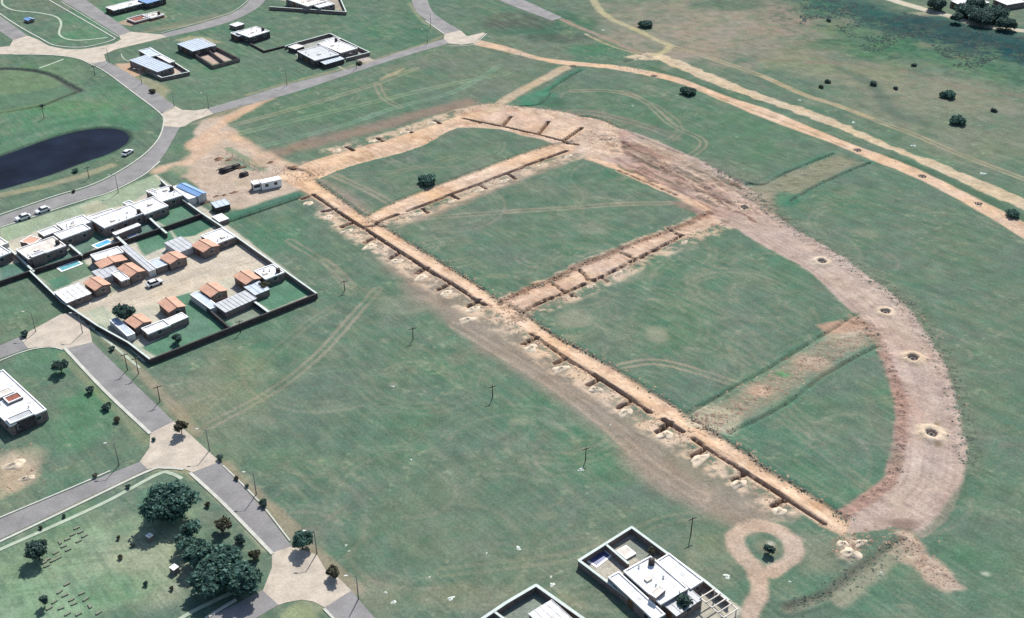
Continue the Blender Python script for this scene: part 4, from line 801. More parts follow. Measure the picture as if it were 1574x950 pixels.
# --- compound, houses north of the inner street
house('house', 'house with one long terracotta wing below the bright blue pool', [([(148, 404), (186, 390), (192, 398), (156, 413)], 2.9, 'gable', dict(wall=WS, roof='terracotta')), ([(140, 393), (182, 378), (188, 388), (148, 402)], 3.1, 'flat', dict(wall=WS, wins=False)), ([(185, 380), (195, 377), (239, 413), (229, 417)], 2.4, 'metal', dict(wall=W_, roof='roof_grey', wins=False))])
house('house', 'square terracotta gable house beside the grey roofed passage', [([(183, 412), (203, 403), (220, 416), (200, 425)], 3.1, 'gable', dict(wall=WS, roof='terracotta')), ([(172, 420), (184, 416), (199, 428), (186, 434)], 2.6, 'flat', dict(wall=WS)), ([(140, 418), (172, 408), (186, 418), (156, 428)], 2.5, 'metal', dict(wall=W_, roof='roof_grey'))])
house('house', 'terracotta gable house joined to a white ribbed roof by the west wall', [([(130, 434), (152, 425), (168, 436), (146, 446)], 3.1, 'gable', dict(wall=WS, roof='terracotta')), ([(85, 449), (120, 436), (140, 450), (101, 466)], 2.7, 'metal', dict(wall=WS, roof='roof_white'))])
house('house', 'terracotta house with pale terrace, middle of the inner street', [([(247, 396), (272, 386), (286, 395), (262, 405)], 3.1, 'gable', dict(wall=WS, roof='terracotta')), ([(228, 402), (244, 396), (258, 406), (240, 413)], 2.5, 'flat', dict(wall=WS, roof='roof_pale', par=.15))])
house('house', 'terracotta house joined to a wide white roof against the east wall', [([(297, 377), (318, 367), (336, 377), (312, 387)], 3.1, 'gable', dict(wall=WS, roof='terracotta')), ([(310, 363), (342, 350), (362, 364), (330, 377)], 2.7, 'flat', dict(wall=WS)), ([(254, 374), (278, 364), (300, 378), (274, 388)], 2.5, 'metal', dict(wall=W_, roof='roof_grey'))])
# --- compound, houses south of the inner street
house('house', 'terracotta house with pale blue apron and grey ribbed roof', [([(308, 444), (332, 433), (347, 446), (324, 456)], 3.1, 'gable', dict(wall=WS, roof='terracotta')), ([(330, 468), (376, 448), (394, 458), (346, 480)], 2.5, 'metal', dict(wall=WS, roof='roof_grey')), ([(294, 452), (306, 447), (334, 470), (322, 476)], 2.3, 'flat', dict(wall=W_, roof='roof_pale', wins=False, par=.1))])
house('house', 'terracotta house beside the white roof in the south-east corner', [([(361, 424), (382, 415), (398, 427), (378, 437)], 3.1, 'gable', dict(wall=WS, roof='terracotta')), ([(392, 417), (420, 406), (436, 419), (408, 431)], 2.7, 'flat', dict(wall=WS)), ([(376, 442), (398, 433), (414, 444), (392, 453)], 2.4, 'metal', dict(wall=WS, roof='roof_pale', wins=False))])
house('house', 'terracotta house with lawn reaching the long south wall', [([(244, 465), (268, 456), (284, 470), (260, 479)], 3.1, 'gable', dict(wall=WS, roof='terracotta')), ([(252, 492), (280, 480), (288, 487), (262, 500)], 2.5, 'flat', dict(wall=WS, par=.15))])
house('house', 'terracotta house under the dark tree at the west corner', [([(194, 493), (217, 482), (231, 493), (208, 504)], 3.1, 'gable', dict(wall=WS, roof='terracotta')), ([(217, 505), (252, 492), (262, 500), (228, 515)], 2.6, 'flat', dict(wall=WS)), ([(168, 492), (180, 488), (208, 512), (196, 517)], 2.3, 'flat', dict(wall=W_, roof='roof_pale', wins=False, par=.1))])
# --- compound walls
bwall('long pale coped east wall of the walled housing compound', [(247, 276), (275, 302), (311, 328), (340, 347), (412, 398), (487, 451)])
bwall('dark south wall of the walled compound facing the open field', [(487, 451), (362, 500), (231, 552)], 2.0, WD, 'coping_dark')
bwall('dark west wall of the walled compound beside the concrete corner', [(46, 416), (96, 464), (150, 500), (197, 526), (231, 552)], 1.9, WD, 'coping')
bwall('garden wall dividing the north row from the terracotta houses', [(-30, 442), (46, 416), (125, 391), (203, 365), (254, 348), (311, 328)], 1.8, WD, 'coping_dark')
bwall('pale cross wall running past the grey roofed passage', [(176, 360), (203, 384), (240, 412)], 1.9, WS, 'coping', cw=.25)
bwall('short cross wall between the two northern lawns', [(226, 331), (242, 346), (256, 358)], 1.8, WS, 'coping', cw=.2)
bwall('short cross wall left of the bright blue pool', [(107, 376), (126, 392)], 1.8, WS, 'coping', cw=.2)
bwall('cross wall left of the teal pool garden', [(13, 381), (30, 396), (52, 417)], 1.8, WS, 'coping', cw=.15)
bwall('inner wall beside the grey ribbed roof of the south houses', [(294, 452), (322, 476), (352, 502)], 1.8, WD, 'coping_dark')
bwall('inner wall closing the south-east corner garden', [(382, 457), (395, 466), (414, 480)], 1.8, WD, 'coping', cw=.2)
# pools
def pool(label, quad, water):
    cen, ang, lu, lv = rectfit(quad, .12); root = empty('swimming_pool', (cen[0], cen[1], 0), ang); tag(root, label, 'pool', )
    hx, hy = lu / 2, lv / 2; p = MB()
    p.box(-hx, hx, -hy, -hy + .45, -.3, .12); p.box(-hx, hx, hy - .45, hy, -.3, .12); p.box(-hx, -hx + .45, -hy + .45, hy - .45, -.3, .117); p.box(hx - .45, hx, -hy + .45, hy - .45, -.3, .117)
    p.build('rim', 'white', root); MB().box(-hx + .4, hx - .4, -hy + .4, hy - .4, -.3, .06).build('water', water, root)
pool('bright blue swimming pool with white rim behind the white row', [(139, 377), (166, 367), (176, 372), (150, 382)], 'pool')
pool('teal swimming pool with rounded white rim near the west wall', [(85, 412), (120, 399), (128, 406), (95, 417)], 'pool_teal')
pool('narrow pale blue pool along the garden wall', [(193, 364), (210, 357), (214, 360), (198, 366)], 'pool')
# --- the two large houses at the bottom edge
house('house', 'large white house in a walled plot at the bottom right', [([(958, 878), (1000, 856), (1058, 905), (1016, 930)], 3.6, 'flat', dict(wall=WS)), ([(1006, 863), (1028, 853), (1083, 892), (1063, 905)], 3.1, 'flat', dict(wall=WS)), ([(934, 888), (950, 880), (1024, 944), (1006, 954)], 2.9, 'flat', dict(wall=WS)), ([(996, 912), (1014, 900), (1024, 906), (1008, 918)], 4.7, 'flat', dict(wall=WS, roof='roof_cream', wins=False, par=.1)), ([(1020, 930), (1060, 906), (1078, 920), (1040, 946)], 2.7, 'metal', dict(wall=WS, roof='roof_grey')), ([(948, 846), (962, 838), (978, 850), (962, 860)], .6, 'flat', dict(wall=W_, roof='roof_cream', wins=False, par=.02))])
bwall('pale coped wall round the large white house plot', [(1120, 922), (1084, 893), (971, 810), (890, 861), (960, 914), (1010, 958)], 2.1, WS, 'coping', cw=.16)
bwall('inner court wall behind the large white house', [(931, 836), (966, 866)], 2.0, WS, 'coping')
pool('covered dark blue pool in the court of the large white house', [(897, 861), (926, 842), (944, 854), (917, 871)], 'tarp')
g = empty('pergola', (*P(1098, 925), 0)); tag(g, 'cream slatted pergola beside the large white house', 'pergola')
gc, ga, glu, glv = rectfit([(1076, 918), (1098, 906), (1136, 934), (1112, 950)], 2.3)
gx = (gc[0] - g.location.x, gc[1] - g.location.y, 0)
for i in range(5): MB().box(-glu / 2, glu / 2, -glv / 2 + glv * i / 4 - .09, -glv / 2 + glv * i / 4 + .09, 2.2, 2.38).build('rafter', 'roof_cream', g, loc=gx, rz=ga)
for i in (-1, 1): MB().box(i * glu / 2 * .9 - .1, i * glu / 2 * .9 + .1, -glv / 2, glv / 2, 2.02, 2.197).build('beam', 'roof_cream', g, loc=gx, rz=ga)
for i in (-1, 1):
    for j in (-1, 1): MB().box(i * glu / 2 * .9 - .09, i * glu / 2 * .9 + .09, j * glv / 2 * .9 - .09, j * glv / 2 * .9 + .09, -.2, 2.02).build('post', 'roof_cream', g, loc=gx, rz=ga)
house('house', 'white ribbed roof house cut by the bottom edge', [([(812, 944), (846, 926), (900, 966), (862, 988)], 3.0, 'metal', dict(wall=WS, roof='roof_white'))])
bwall('pale coped wall round the cut-off house at the bottom edge', [(735, 955), (778, 926), (824, 899), (900, 953), (930, 976)], 2.1, WS, 'coping', cw=.2)
bwall('short inner wall left of the cut-off house', [(760, 940), (790, 962)], 2.0, WS, 'coping')
# --- house at the left edge
house('house', 'white house with small roof courts at the left edge below the concrete corner', [([(-40, 590), (10, 565), (64, 632), (8, 660)], 3.3, 'flat', dict(wall=WS)), ([(-6, 604), (14, 594), (20, 602), (0, 612)], 4.2, 'flat', dict(wall=WS, roof='roof_cream', wins=False, par=.15)), ([(6, 612), (28, 602), (34, 610), (13, 621)], 3.9, 'flat', dict(wall=WS, roof='brick_red', wins=False, par=.3)), ([(10, 644), (46, 628), (52, 636), (16, 653)], 3.9, 'flat', dict(wall=WD, roof='roof_grey', wins=False, par=.3))])
# --- houses in the north
house('house', 'pale blue roofed house at the corner by the first junction', [([(205, 92), (226, 84), (262, 103), (238, 112)], 3.2, 'metal', dict(wall=WS, roof='roof_pale')), ([(214, 78), (230, 74), (248, 84), (230, 88)], 2.9, 'flat', dict(wall=WS, roof='roof_pale')), ([(240, 84), (248, 82), (266, 95), (258, 98)], 2.6, 'flat', dict(wall=WS))])
bwall('pale wall round the back yard of the corner house', [(231, 73), (262, 92), (291, 110), (249, 119), (236, 113)], 1.8, WS, 'coping')
house('house', 'blue grey roofed house with pink walled yard', [([(274, 68), (304, 59), (326, 70), (296, 79)], 3.3, 'metal', dict(wall=WD, roof='roof_pale')), ([(304, 61), (312, 59), (330, 70), (322, 73)], 2.9, 'flat', dict(wall=WS))])
bwall('dark wall round the pink paved back yard', [(330, 71), (368, 90), (327, 101), (300, 83)], 1.7, WS, 'coping_dark')
bwall('dividing wall through the pink paved yard', [(322, 78), (345, 95)], 1.6, WS, 'coping_dark')
house('house', 'small white roofed house standing alone on the lawn', [([(362, 50), (394, 41), (414, 48), (384, 58)], 3.4, 'flat', dict(wall=WD)), ([(357, 51), (368, 47), (376, 53), (366, 57)], 2.8, 'flat', dict(wall=WD, roof='roof_grey'))])
house('house', 'grey and white house with a dark veranda above the long straight street', [([(458, 79), (494, 70), (520, 84), (484, 94)], 3.4, 'flat', dict(wall=WD, roof='roof_grey')), ([(488, 67), (514, 60), (550, 74), (524, 82)], 3.1, 'flat', dict(wall=WS)), ([(500, 62), (514, 57), (522, 60), (508, 66)], 2.6, 'flat', dict(wall=WS, wins=False)), ([(494, 96), (522, 87), (528, 90), (500, 99)], 2.4, 'metal', dict(wall=WD, roof='roof_pale')), ([(444, 72), (456, 67), (466, 71), (454, 76)], 2.2, 'flat', dict(wall=WD, roof='roof_cream', wins=False, par=.1))])
bwall('white coped wall along the far side of the grey and white house', [(438, 71), (456, 65), (507, 51), (568, 80), (532, 89)], 1.8, WS, 'coping')
bwall('low dark garden wall between the lone house and the grey house', [(384, 66), (406, 78), (438, 70)], 1.0, WD, 'coping_dark')
house('house', 'cream roofed house cut by the top edge', [([(444, -2), (470, -10), (496, 2), (472, 12)], 3.2, 'flat', dict(wall=WS, roof='roof_cream')), ([(474, 4), (500, -6), (500, 8), (492, 13)], 2.8, 'flat', dict(wall=WS))])
bwall('dark wall round the plot at the top edge', [(414, 10), (460, 13), (532, 18), (518, -14)], 1.8, WS, 'coping')
house('house', 'white house with blue roof cut by the top edge', [([(164, 12), (212, -2), (222, 4), (176, 17)], 2.6, 'flat', dict(wall=WD)), ([(214, 0), (240, -8), (252, -3), (226, 6)], 3.2, 'metal', dict(wall=WD, roof='blue_roof'))])
house('foundation', 'red brick house foundation under construction near the top road', [([(196, 30), (222, 22), (232, 28), (208, 35)], .9, 'flat', dict(wall='brick_red', roof='brick_red', wins=False, par=.7)), ([(220, 24), (240, 18), (252, 23), (232, 29)], 1.2, 'flat', dict(wall='brick_red', roof='roof_cream', wins=False, par=.5))], 'foundation')
house('shed', 'low white shed on the lawn beside the lone house', [([(354, 38), (366, 33), (374, 37), (362, 41)], 2.0, 'flat', dict(wall=WS, wins=False, par=.1))], 'shed')
house('house', 'white roofed farmhouse at the top right beyond the pale track', [([(1470, 3), (1500, -6), (1512, 2), (1482, 12)], 3.0, 'metal', dict(wall=WS, roof='roof_white')), ([(1530, 0), (1556, -6), (1574, 2), (1548, 8)], 3.0, 'metal', dict(wall=WS, roof='roof_white'))])
# --- dirt yard: containers, shed, pipes, fences
def container(label, quad, h, m='white'):
    cen, ang, lu, lv = rectfit(quad, h); root = empty('site_cabin', (cen[0], cen[1], 0), ang); tag(root, label, 'cabin', 'site cabins in the dirt yard')
    hx, hy = lu / 2, lv / 2; MB().box(-hx, hx, -hy, hy, .15, h - .1).build('body', m, root)
    p = MB().box(-hx - .06, hx + .06, -hy - .06, hy + .06, h - .1, h); 
    for i in range(int(lu / .8) + 1): p.box(-hx + .8 * i - .05, -hx + .8 * i + .05, -hy, hy, h, h + .05)
    p.build('roof', 'white', root)
    MB().box(-hx - .03, -hx + .02, -.45, .45, .2, 2.1).build('door', 'door', root)
    for x in (-hx * .5, hx * .4): w2 = MB().box(x - .5, x + .5, -hy - .03, -hy + .02, 1.0, 1.9).build('window', 'glass', root)
    for x in (-hx + .3, hx - .3): MB().box(x - .15, x + .15, -hy, hy, -.1, .15).build('skid', 'steel_dark', root)
container('long white site cabin in the dirt yard near the trenches', [(398, 277), (428, 270), (432, 275), (402, 282)], 2.5)
container('short white site cabin at the left end of the long one', [(386, 279), (396, 276), (399, 281), (389, 284)], 2.3)
house('shed', 'pale blue flat roofed shed in the south of the dirt yard', [([(324, 312), (346, 307), (354, 313), (332, 319)], 2.4, 'metal', dict(wall=WD, roof='roof_pale'))], 'shed')
house('shed', 'small white lean-to outside the compound east wall', [([(328, 333), (342, 327), (349, 336), (336, 342)], 1.8, 'flat', dict(wall=WS, wins=False, par=.1))], 'shed')
def pipes(label, a, b, n_, r=.32):
    A0, B0 = PV(*a), PV(*b); root = empty('pipe_stack', A0); tag(root, label, 'pipes'); d = (B0 - A0); nrm = Vector((-d.y, d.x, 0)).normalized()
    k = 0
    for row in range(2):
        for i in range(n_ - row):
            off = nrm * ((i + row * .5 - (n_ - 1) / 2) * r * 2.05) + Vector((0, 0, gz(A0.x, A0.y) + r * (.95 + 1.75 * row) - A0.z)); MB().tube([off, off + d], r, n=10).build('pipe', 'steel_dark', root, True)
pipes('dark pipe stack beside the pale sand in the dirt yard', (340, 266), (356, 260), 4); pipes('second dark pipe stack lying further right of the first', (356, 261), (368, 256), 3); pipes('short dark pipe bundle left of the white site cabins', (370, 272), (380, 268), 3, .3)
def fence(label, pts, h=1.6, n_=None):
    W = [PV(*p) for p in pts]; root = empty('wire_fence', W[0]); tag(root, label, 'fence'); c = W[0]
    for i in range(len(W) - 1):
        a, b = W[i] - c, W[i + 1] - c; L = (b - a).length; k = max(int(L / 3), 1); t = (b - a) / L; nn = Vector((-t.y, t.x, 0)) * .02
        for zz in (.25, .6, h): MB().tube([a + Vector((0, 0, zz)), b + Vector((0, 0, zz))], .035, n=5).build('rail', 'hedge_wire', root)
        for j in range(k + 1):
            p = a + (b - a) * j / k; MB().tube([p + Vector((0, 0, -.3)), p + Vector((0, 0, h + .15))], .06, n=6).build('post', 'pole', root)
fence('dark wire fence between the dirt yard and the open field', [(340, 345), (400, 325), (461, 304)], 1.0); fence('dark wire fence on the north side of the dirt yard', [(349, 236), (375, 250), (400, 264)], 1.0)

# --- soil heaps
def heap(label, x, y, lx, ly, hh, ang, m='sand', group='soil heaps along the trenches', name='soil_heap', seed=0, cat='heap'):
    rg = random.Random(seed * 31 + int(x) * 7 + int(y)); cx, cy = P(x, y); n1, n2 = 18, 6; mb = MB(); ph = [rg.random() * 6 for _ in range(4)]; k1, k2 = rg.uniform(.08, .2), rg.uniform(.08, .2)
    vs = [(0, 0, hh * rg.uniform(.8, 1.05))]; fs = []
    for j in range(1, n2 + 1):
        f = j / n2
        for i in range(n1):
            t = 2 * math.pi * i / n1; wob = 1 + k1 * math.sin(2 * t + ph[0]) + k2 * math.sin(3 * t + ph[1]) + .1 * math.sin(5 * t + ph[3])
            z = hh * (1 - f) ** .85 * (1 + .35 * math.sin(3 * t + ph[2] + 4 * f)) - (.12 if j == n2 else 0) + rg.uniform(-.05, .05) * hh
            xx, yy = lx * f * wob * math.cos(t), ly * f * wob * math.sin(t)
            vs.append((xx, yy, z))
    for i in range(n1): fs.append((0, 1 + i, 1 + (i + 1) % n1))
    for j in range(n2 - 1):
        for i in range(n1):
            a = 1 + j * n1 + i; b_ = 1 + j * n1 + (i + 1) % n1; fs.append((a, a + n1, b_ + n1, b_))
    mb.add(vs, fs); o = mb.build(name, m, None, True, loc=(cx, cy, gz(cx, cy) - .05), rz=ang); tag(o, label, cat, group); return o
ORD = ['first', 'second', 'third', 'fourth', 'fifth', 'sixth', 'seventh', 'eighth', 'ninth', 'tenth', 'eleventh', 'twelfth', 'thirteenth', 'fourteenth', 'fifteenth', 'sixteenth']
for i, (a, b) in enumerate(TICKS):
    mx, my = (a[0] + b[0]) / 2, (a[1] + b[1]) / 2; A0, B0 = np.array(P(*a)), np.array(P(*b)); ang = math.atan2(*(B0 - A0)[::-1]); L = np.hypot(*(B0 - A0))
    heap('pale sand heap under the %s side trench from the yard end of the main trench' % ORD[i], mx + 1 + random.uniform(-2, 2), my + 10 + 2.5 * (my > 500), L * random.uniform(.42, .66), L * random.uniform(.26, .40), .4 + .25 * random.random() + .15 * (my > 420), ang + random.uniform(-.3, .3), seed=i)
for i, (x, y) in enumerate([(642, 329), (695, 309), (736, 293), (776, 278), (833, 254), (873, 240)]):
    heap('pale sand heap, %s from the left below the second cross trench' % ORD[i], x, y, 2.0, .9, .4, .7, seed=40 + i, group='sand heaps below the second cross trench')
for i, (x, y) in enumerate([(518, 232), (573, 217), (621, 203), (663, 189)]):
    heap('pale sand heap, %s from the left above the top trench road' % ORD[i], x, y, 2.0, 1.1, .4, .6, seed=60 + i, group='sand heaps above the top trench road')
for i, (x, y) in enumerate([(908, 440), (950, 420), (880, 457), (1052, 372)]):
    heap('small pale soil heap, %s along the lower side of the third cross trench' % ['second', 'third', 'first', 'last'][i], x, y, 1.6, .7, .35, .7, seed=70 + i, group='soil heaps below the third cross trench')
heap('big pale soil heap below the main trench at the third crossing', 718, 492, 2.4, 1.5, .7, .1, 'sand', seed=91, group=None); heap('brown soil heap in the dirt yard beside the round pale patch', 452, 257, 1.3, .9, .5, .3, 'sand_dark', seed=92, group=None)
heap('pale sand heap beside the dark pipe stack', 338, 260, 1.6, .9, .6, .4, 'sand', seed=93, group=None); heap('grey rubble heap at the top of the dirt yard', 336, 245, 1.8, 1.2, .7, .4, 'sand_dark', seed=94, group=None)
for i, (x, y, s_) in enumerate([(1308, 852, 1.5), (1322, 836, 1.0), (1296, 838, 1.1)]): heap(['largest pale soil heap at the foot of the long trench', 'right small soil heap at the foot of the long trench', 'left small soil heap at the foot of the long trench'][i], x, y, s_ * 1.4, s_, .7, .5 * i, 'sand', seed=100 + i, group='soil heaps at the foot of the long trench')
heap('pale earth heap on the left edge lawn above the west street', 22, 715, 2.6, 1.6, .8, .5, 'sand', seed=110, group=None); heap('smaller earth heap on the lawn nearer the west street', 42, 735, 1.8, .9, .5, .4, 'sand', seed=111, group=None)
for lab, x, y, lx, ly, hh in [('small dark soil heap left of the white site cabins', 360, 296, 1.6, .9, .4), ('small brown heap beside the pale blue shed', 332, 302, 1.2, .7, .4), ('low brown heap right of the pale blue shed', 345, 300, 1.1, .6, .4), ('grey gravel heap by the north fence of the yard', 352, 246, 1.5, .8, .5), ('dark soil heap near the end of the north fence', 416, 250, 1.3, .7, .5)]:
    heap(lab, x, y, lx, ly, hh, .5, 'sand_dark', seed=int(x), group='small heaps in the dirt yard')
for lab, x, y, n_ in [('timber stack below the north fence of the dirt yard', 372, 258, 5), ('timber stack beside the compound east wall', 316, 312, 4)]:
    cx, cy = P(x, y); root = empty('timber_stack', (cx, cy, gz(cx, cy)), .6); tag(root, lab, 'timber', 'timber stacks in the yard')
    for i in range(n_): MB().box(-1.3, 1.3, -.5 + .22 * i, -.32 + .22 * i, -.05, .18 + .12 * (i % 2)).build('plank', 'sand_dark', root)
# --- manholes in their pits
pl = ['manhole ring in the pale pit on the upper bend of the broad road', 'manhole ring in the pit where the broad road starts to bend south', 'manhole ring in the pit right of the double ditch', 'manhole ring in the largest pale pit on the broad road', 'manhole ring among the rutted soil where the broad road begins', 'manhole ring on the outer road above the double ditch end', 'manhole ring on the outer road right of the ditch end', 'manhole ring on the outer road nearest the right edge', 'manhole ring on the outer road by the dirt path turn-off', 'manhole ring on the outer road above the wheel track loop']
for i, (x, y, rr) in enumerate(PITS):
    cx, cy = P(x, y); root = empty('manhole', (cx, cy, -1.55)); tag(root, pl[i], 'manhole', 'manholes on the dirt roads')
    MB().lathe([(.62, 0), (.62, 1.45), (.5, 1.45), (.5, 0)], 14).build('shaft_ring', 'shaft', root, True); MB().lathe([(.5, .1), (.01, .1)], 14).build('shaft_floor', 'steel_dark', root)

# --- poles
def lamp_pole(label, x, y, h=5.6, arm=1.6, az=math.pi, grp='street lamps'):
    cx, cy = P(x, y); root = empty('street_lamp', (cx, cy, gz(cx, cy)), az); tag(root, label, 'street lamp', grp)
    MB().tube([(0, 0, -.4), (0, 0, h)], .12, .07, 7).build('pole', 'pole', root, True)
    MB().tube([(0, 0, h - .25), (arm * .5, 0, h + .1), (arm, 0, h + .2)], .05, .04, 6).build('arm', 'pole', root, True)
    MB().box(arm - .15, arm + .5, -.14, .14, h + .1, h + .22).build('lamp_head', 'lamp', root)
def power_pole(label, x, y, h=6.0, az=.5, grp='wooden power poles'):
    h *= .78; cx, cy = P(x, y); root = empty('power_pole', (cx, cy, gz(cx, cy)), az); tag(root, label, 'power pole', grp)
    MB().tube([(0, 0, -.4), (0, 0, h)], .12, .08, 7).build('pole', 'bark', root, True); MB().box(-.9, .9, -.06, .06, h - .5, h - .36).build('crossarm', 'bark', root)
    for xx in (-.75, 0.3, .75): MB().tube([(xx, 0, h - .36), (xx, 0, h - .16)], .05, n=6).build('insulator', 'lamp', root)
for lab, x, y in [('street lamp at the lowest concrete crossing', 487, 851), ('street lamp beside the asphalt between the two concrete crossings', 394, 760), ('street lamp at the right side of the middle concrete crossing', 322, 693), ('street lamp on the upper side of the west street', 183, 715), ('street lamp at the concrete corner below the compound', 127, 512), ('street lamp on the left side of the concrete corner', 55, 510),
    ('street lamp right of the first house corner on the pond street', 218, 129), ('street lamp left of the pond street junction', 268, 164), ('street lamp right of the pond street junction', 321, 167), ('street lamp at the big north-west concrete junction', 168, 97), ('street lamp above the north row of white houses', 182, 296), ('street lamp on the long straight street, left part', 441, 131), ('street lamp on the long straight street near the small concrete junction', 657, 67), ('street lamp on the bend above the small concrete junction', 662, 42), ('street lamp in front of the grey and white house', 548, 105), ('street lamp at the bottom edge beside the last asphalt stretch', 551, 921)]:
    lamp_pole(lab, x, y)
for lab, x, y, h in [('left power pole at the compound south-west corner', 196, 569, 6), ('right power pole at the compound south-west corner', 213, 575, 6), ('power pole between the compound and the middle crossing', 246, 617, 5.5), ('power pole outside the compound south wall', 370, 511, 4.5), ('power pole in the field near the brown track, farthest', 635, 522, 4.5), ('power pole in the middle of the big field', 757, 612, 4.5), ('power pole in the field beside the pale debris', 900, 708, 4.5), ('power pole right of the large white house', 1062, 821, 5.5), ('power pole in the field right of the compound corner', 530, 447, 4), ('power pole on the bank right of the pond', 137, 274, 5), ('power pole on the meadow above the pond', 68, 182, 5), ('power pole on the meadow by the pond street', 146, 116, 5)]:
    power_pole(lab, x, y, h)

# --- vegetation
def leaf_mesh(name, blobs, count, size, seed, m):
    rg = np.random.default_rng(seed); vol = np.array([b[3] * b[4] * b[5] for b in blobs]) ** .75; vol /= vol.sum(); ch = rg.choice(len(blobs), count, p=vol)
    B = np.array([b[:6] for b in blobs])[ch]; d = rg.normal(size=(count, 3)); d /= np.linalg.norm(d, axis=1)[:, None]; rad = rg.random(count) ** .45
    # lumpy outline
    lump = 1 + .22 * np.sin(d[:, 0] * 5 + B[:, 0]) * np.sin(d[:, 1] * 6 + B[:, 1]) + .12 * np.sin(d[:, 2] * 9 + seed)
    c = B[:, :3] + d * B[:, 3:6] * (rad * lump)[:, None]
    nrm = d + .9 * rg.normal(size=(count, 3)); nrm /= np.linalg.norm(nrm, axis=1)[:, None]
    a = np.cross(nrm, rg.normal(size=(count, 3))); a /= np.linalg.norm(a, axis=1)[:, None]; b = np.cross(nrm, a); s_ = size * (.55 + .9 * rg.random(count))[:, None]
    V = np.stack([c - a * s_, c - b * s_ * .6, c + a * s_, c + b * s_ * .6], 1).reshape(-1, 3)
    me = bpy.data.meshes.new(name); me.vertices.add(len(V)); me.vertices.foreach_set('co', V.astype(np.float32).ravel()); me.loops.add(count * 4); me.loops.foreach_set('vertex_index', np.arange(count * 4, dtype=np.int32)); me.polygons.add(count)
    me.polygons.foreach_set('loop_start', np.arange(0, count * 4, 4, dtype=np.int32)); me.polygons.foreach_set('loop_total', np.full(count, 4, np.int32)); me.update(calc_edges=True)
    at_ = me.attributes.new('tone', 'FLOAT', 'POINT'); at_.data.foreach_set('value', np.repeat(rg.random(count), 4).astype(np.float32)); me.materials.append(M[m]); return me
def tree(label, x, y, rx_px, ht, m='leaf_dark', dens=1.0, name='tree', cat='tree', group=None, ry=None, seed=None):
    seed = int(x * 3 + y * 7) if seed is None else seed; rg = random.Random(seed); zc = ht * .58
    cx, cy = P(x, y, zc); k = np.hypot(*(np.array(P(x + 1, y, zc)) - np.array(P(x, y, zc)))); r = rx_px * k
    root = empty(name, (cx, cy, gz(cx, cy))); tag(root, label, cat, group)
    rz_ = ht * .42; blobs = []; nb = 4 if r < 1.5 else int(6 + r * 1.6)
    for i in range(nb):
        t = 2.4 * i + rg.random(); q = r * math.sqrt((i + .5) / nb) * .68; s_ = r * rg.uniform(.30, .46) if nb > 4 else r * rg.uniform(.45, .6)
        blobs.append((q * math.cos(t), q * math.sin(t) * (ry or 1.0), zc + rz_ * rg.uniform(-.35, .5) * (1 - .5 * q / r), s_, s_, min(s_ * .85, rz_)))
    cnt = int(min(9000, (260 + 400 * r * r) * dens)); size = .16 if r < .9 else (.26 if r < 2.5 else .42)
    me = leaf_mesh('crown', blobs, cnt, size, seed, m); o = bpy.data.objects.new('crown', me); COL.objects.link(o); o.parent = root
    tr = MB().tube([(0, 0, -.3), (rg.uniform(-.1, .1) * r, 0, zc * .5), (0, rg.uniform(-.1, .1) * r, zc)], max(.06, r * .06), max(.03, r * .03), 7)
    for b_ in blobs[:6]: tr.tube([(0, 0, zc * .45), (b_[0] * .5, b_[1] * .5, zc * .75), (b_[0] * .9, b_[1] * .9, b_[2])], max(.03, r * .028), .015, 5)
    tr.build('trunk', 'bark', root, True); return root
tree('large spreading dark tree at the corner of the park', 256, 776, 46, 6, 'leaf_teal', .75); tree('slender pale tree below the large spreading park tree', 284, 834, 20, 4, 'leaf_teal', .4, ry=.8); tree('loose blue green tree in the upper middle of the park grove', 306, 850, 26, 5, 'leaf_teal', .6); tree('broad blue green tree in the centre of the park grove', 338, 868, 34, 5.5, 'leaf_teal', .65); tree('leafy tree at the upper right of the park grove', 356, 856, 20, 4.5, 'leaf_teal', .7); tree('low tree linking the large park tree to the grove', 292, 815, 20, 4.5, 'leaf_teal', .6); tree('dense tree at the lower left of the park grove', 318, 896, 28, 5, 'leaf_teal', .8); tree('dense tree at the lower right of the park grove', 372, 890, 34, 5.5, 'leaf_teal', .7); tree('dark shrubby tree right of the large spreading park tree', 342, 806, 15, 3, 'leaf_brown')
tree('rounded dark tree near the west street at the bottom left', 56, 845, 20, 4.5, 'leaf_dark', 1.3); tree('small dark thin tree among the concrete blocks', 66, 922, 9, 3, 'leaf_dark', .8)
tree('dark tree over the west corner terracotta house', 190, 479, 17, 5.0, 'leaf_dark', 1.3)
tree('dark forked tree on the lawn below the concrete corner', 91, 561, 15, 3.8, 'leaf_dark', .6)
tree('dark tree beside the middle concrete crossing', 277, 654, 13, 3.6, 'leaf_brown'); tree('blue green tree above the lowest concrete crossing', 464, 829, 18, 4, 'leaf_teal', 1.2); tree('brown bush right of the lowest concrete crossing', 511, 879, 12, 2.8, 'leaf_brown', .9)
tree('lone dark tree in the field below the second cross trench', 657, 277, 15, 1.7, 'leaf_teal', 1.2); tree('dark tree beside the outer dirt road', 1058, 140, 12, 1.8, 'leaf_dark', 1.2); tree('dark tree at the edge of the bare upper meadow', 993, 37, 12, 1.8, 'leaf_dark')
tree('upper of the two dark trees on the right hand meadow', 1458, 145, 12, 1.8, 'leaf_teal', 1.2); tree('lower of the two dark trees on the right hand meadow', 1474, 185, 13, 1.9, 'leaf_teal', 1.2); tree('dark shrub at the right edge between the two outer roads', 1556, 328, 12, 1.5, 'leaf_teal')
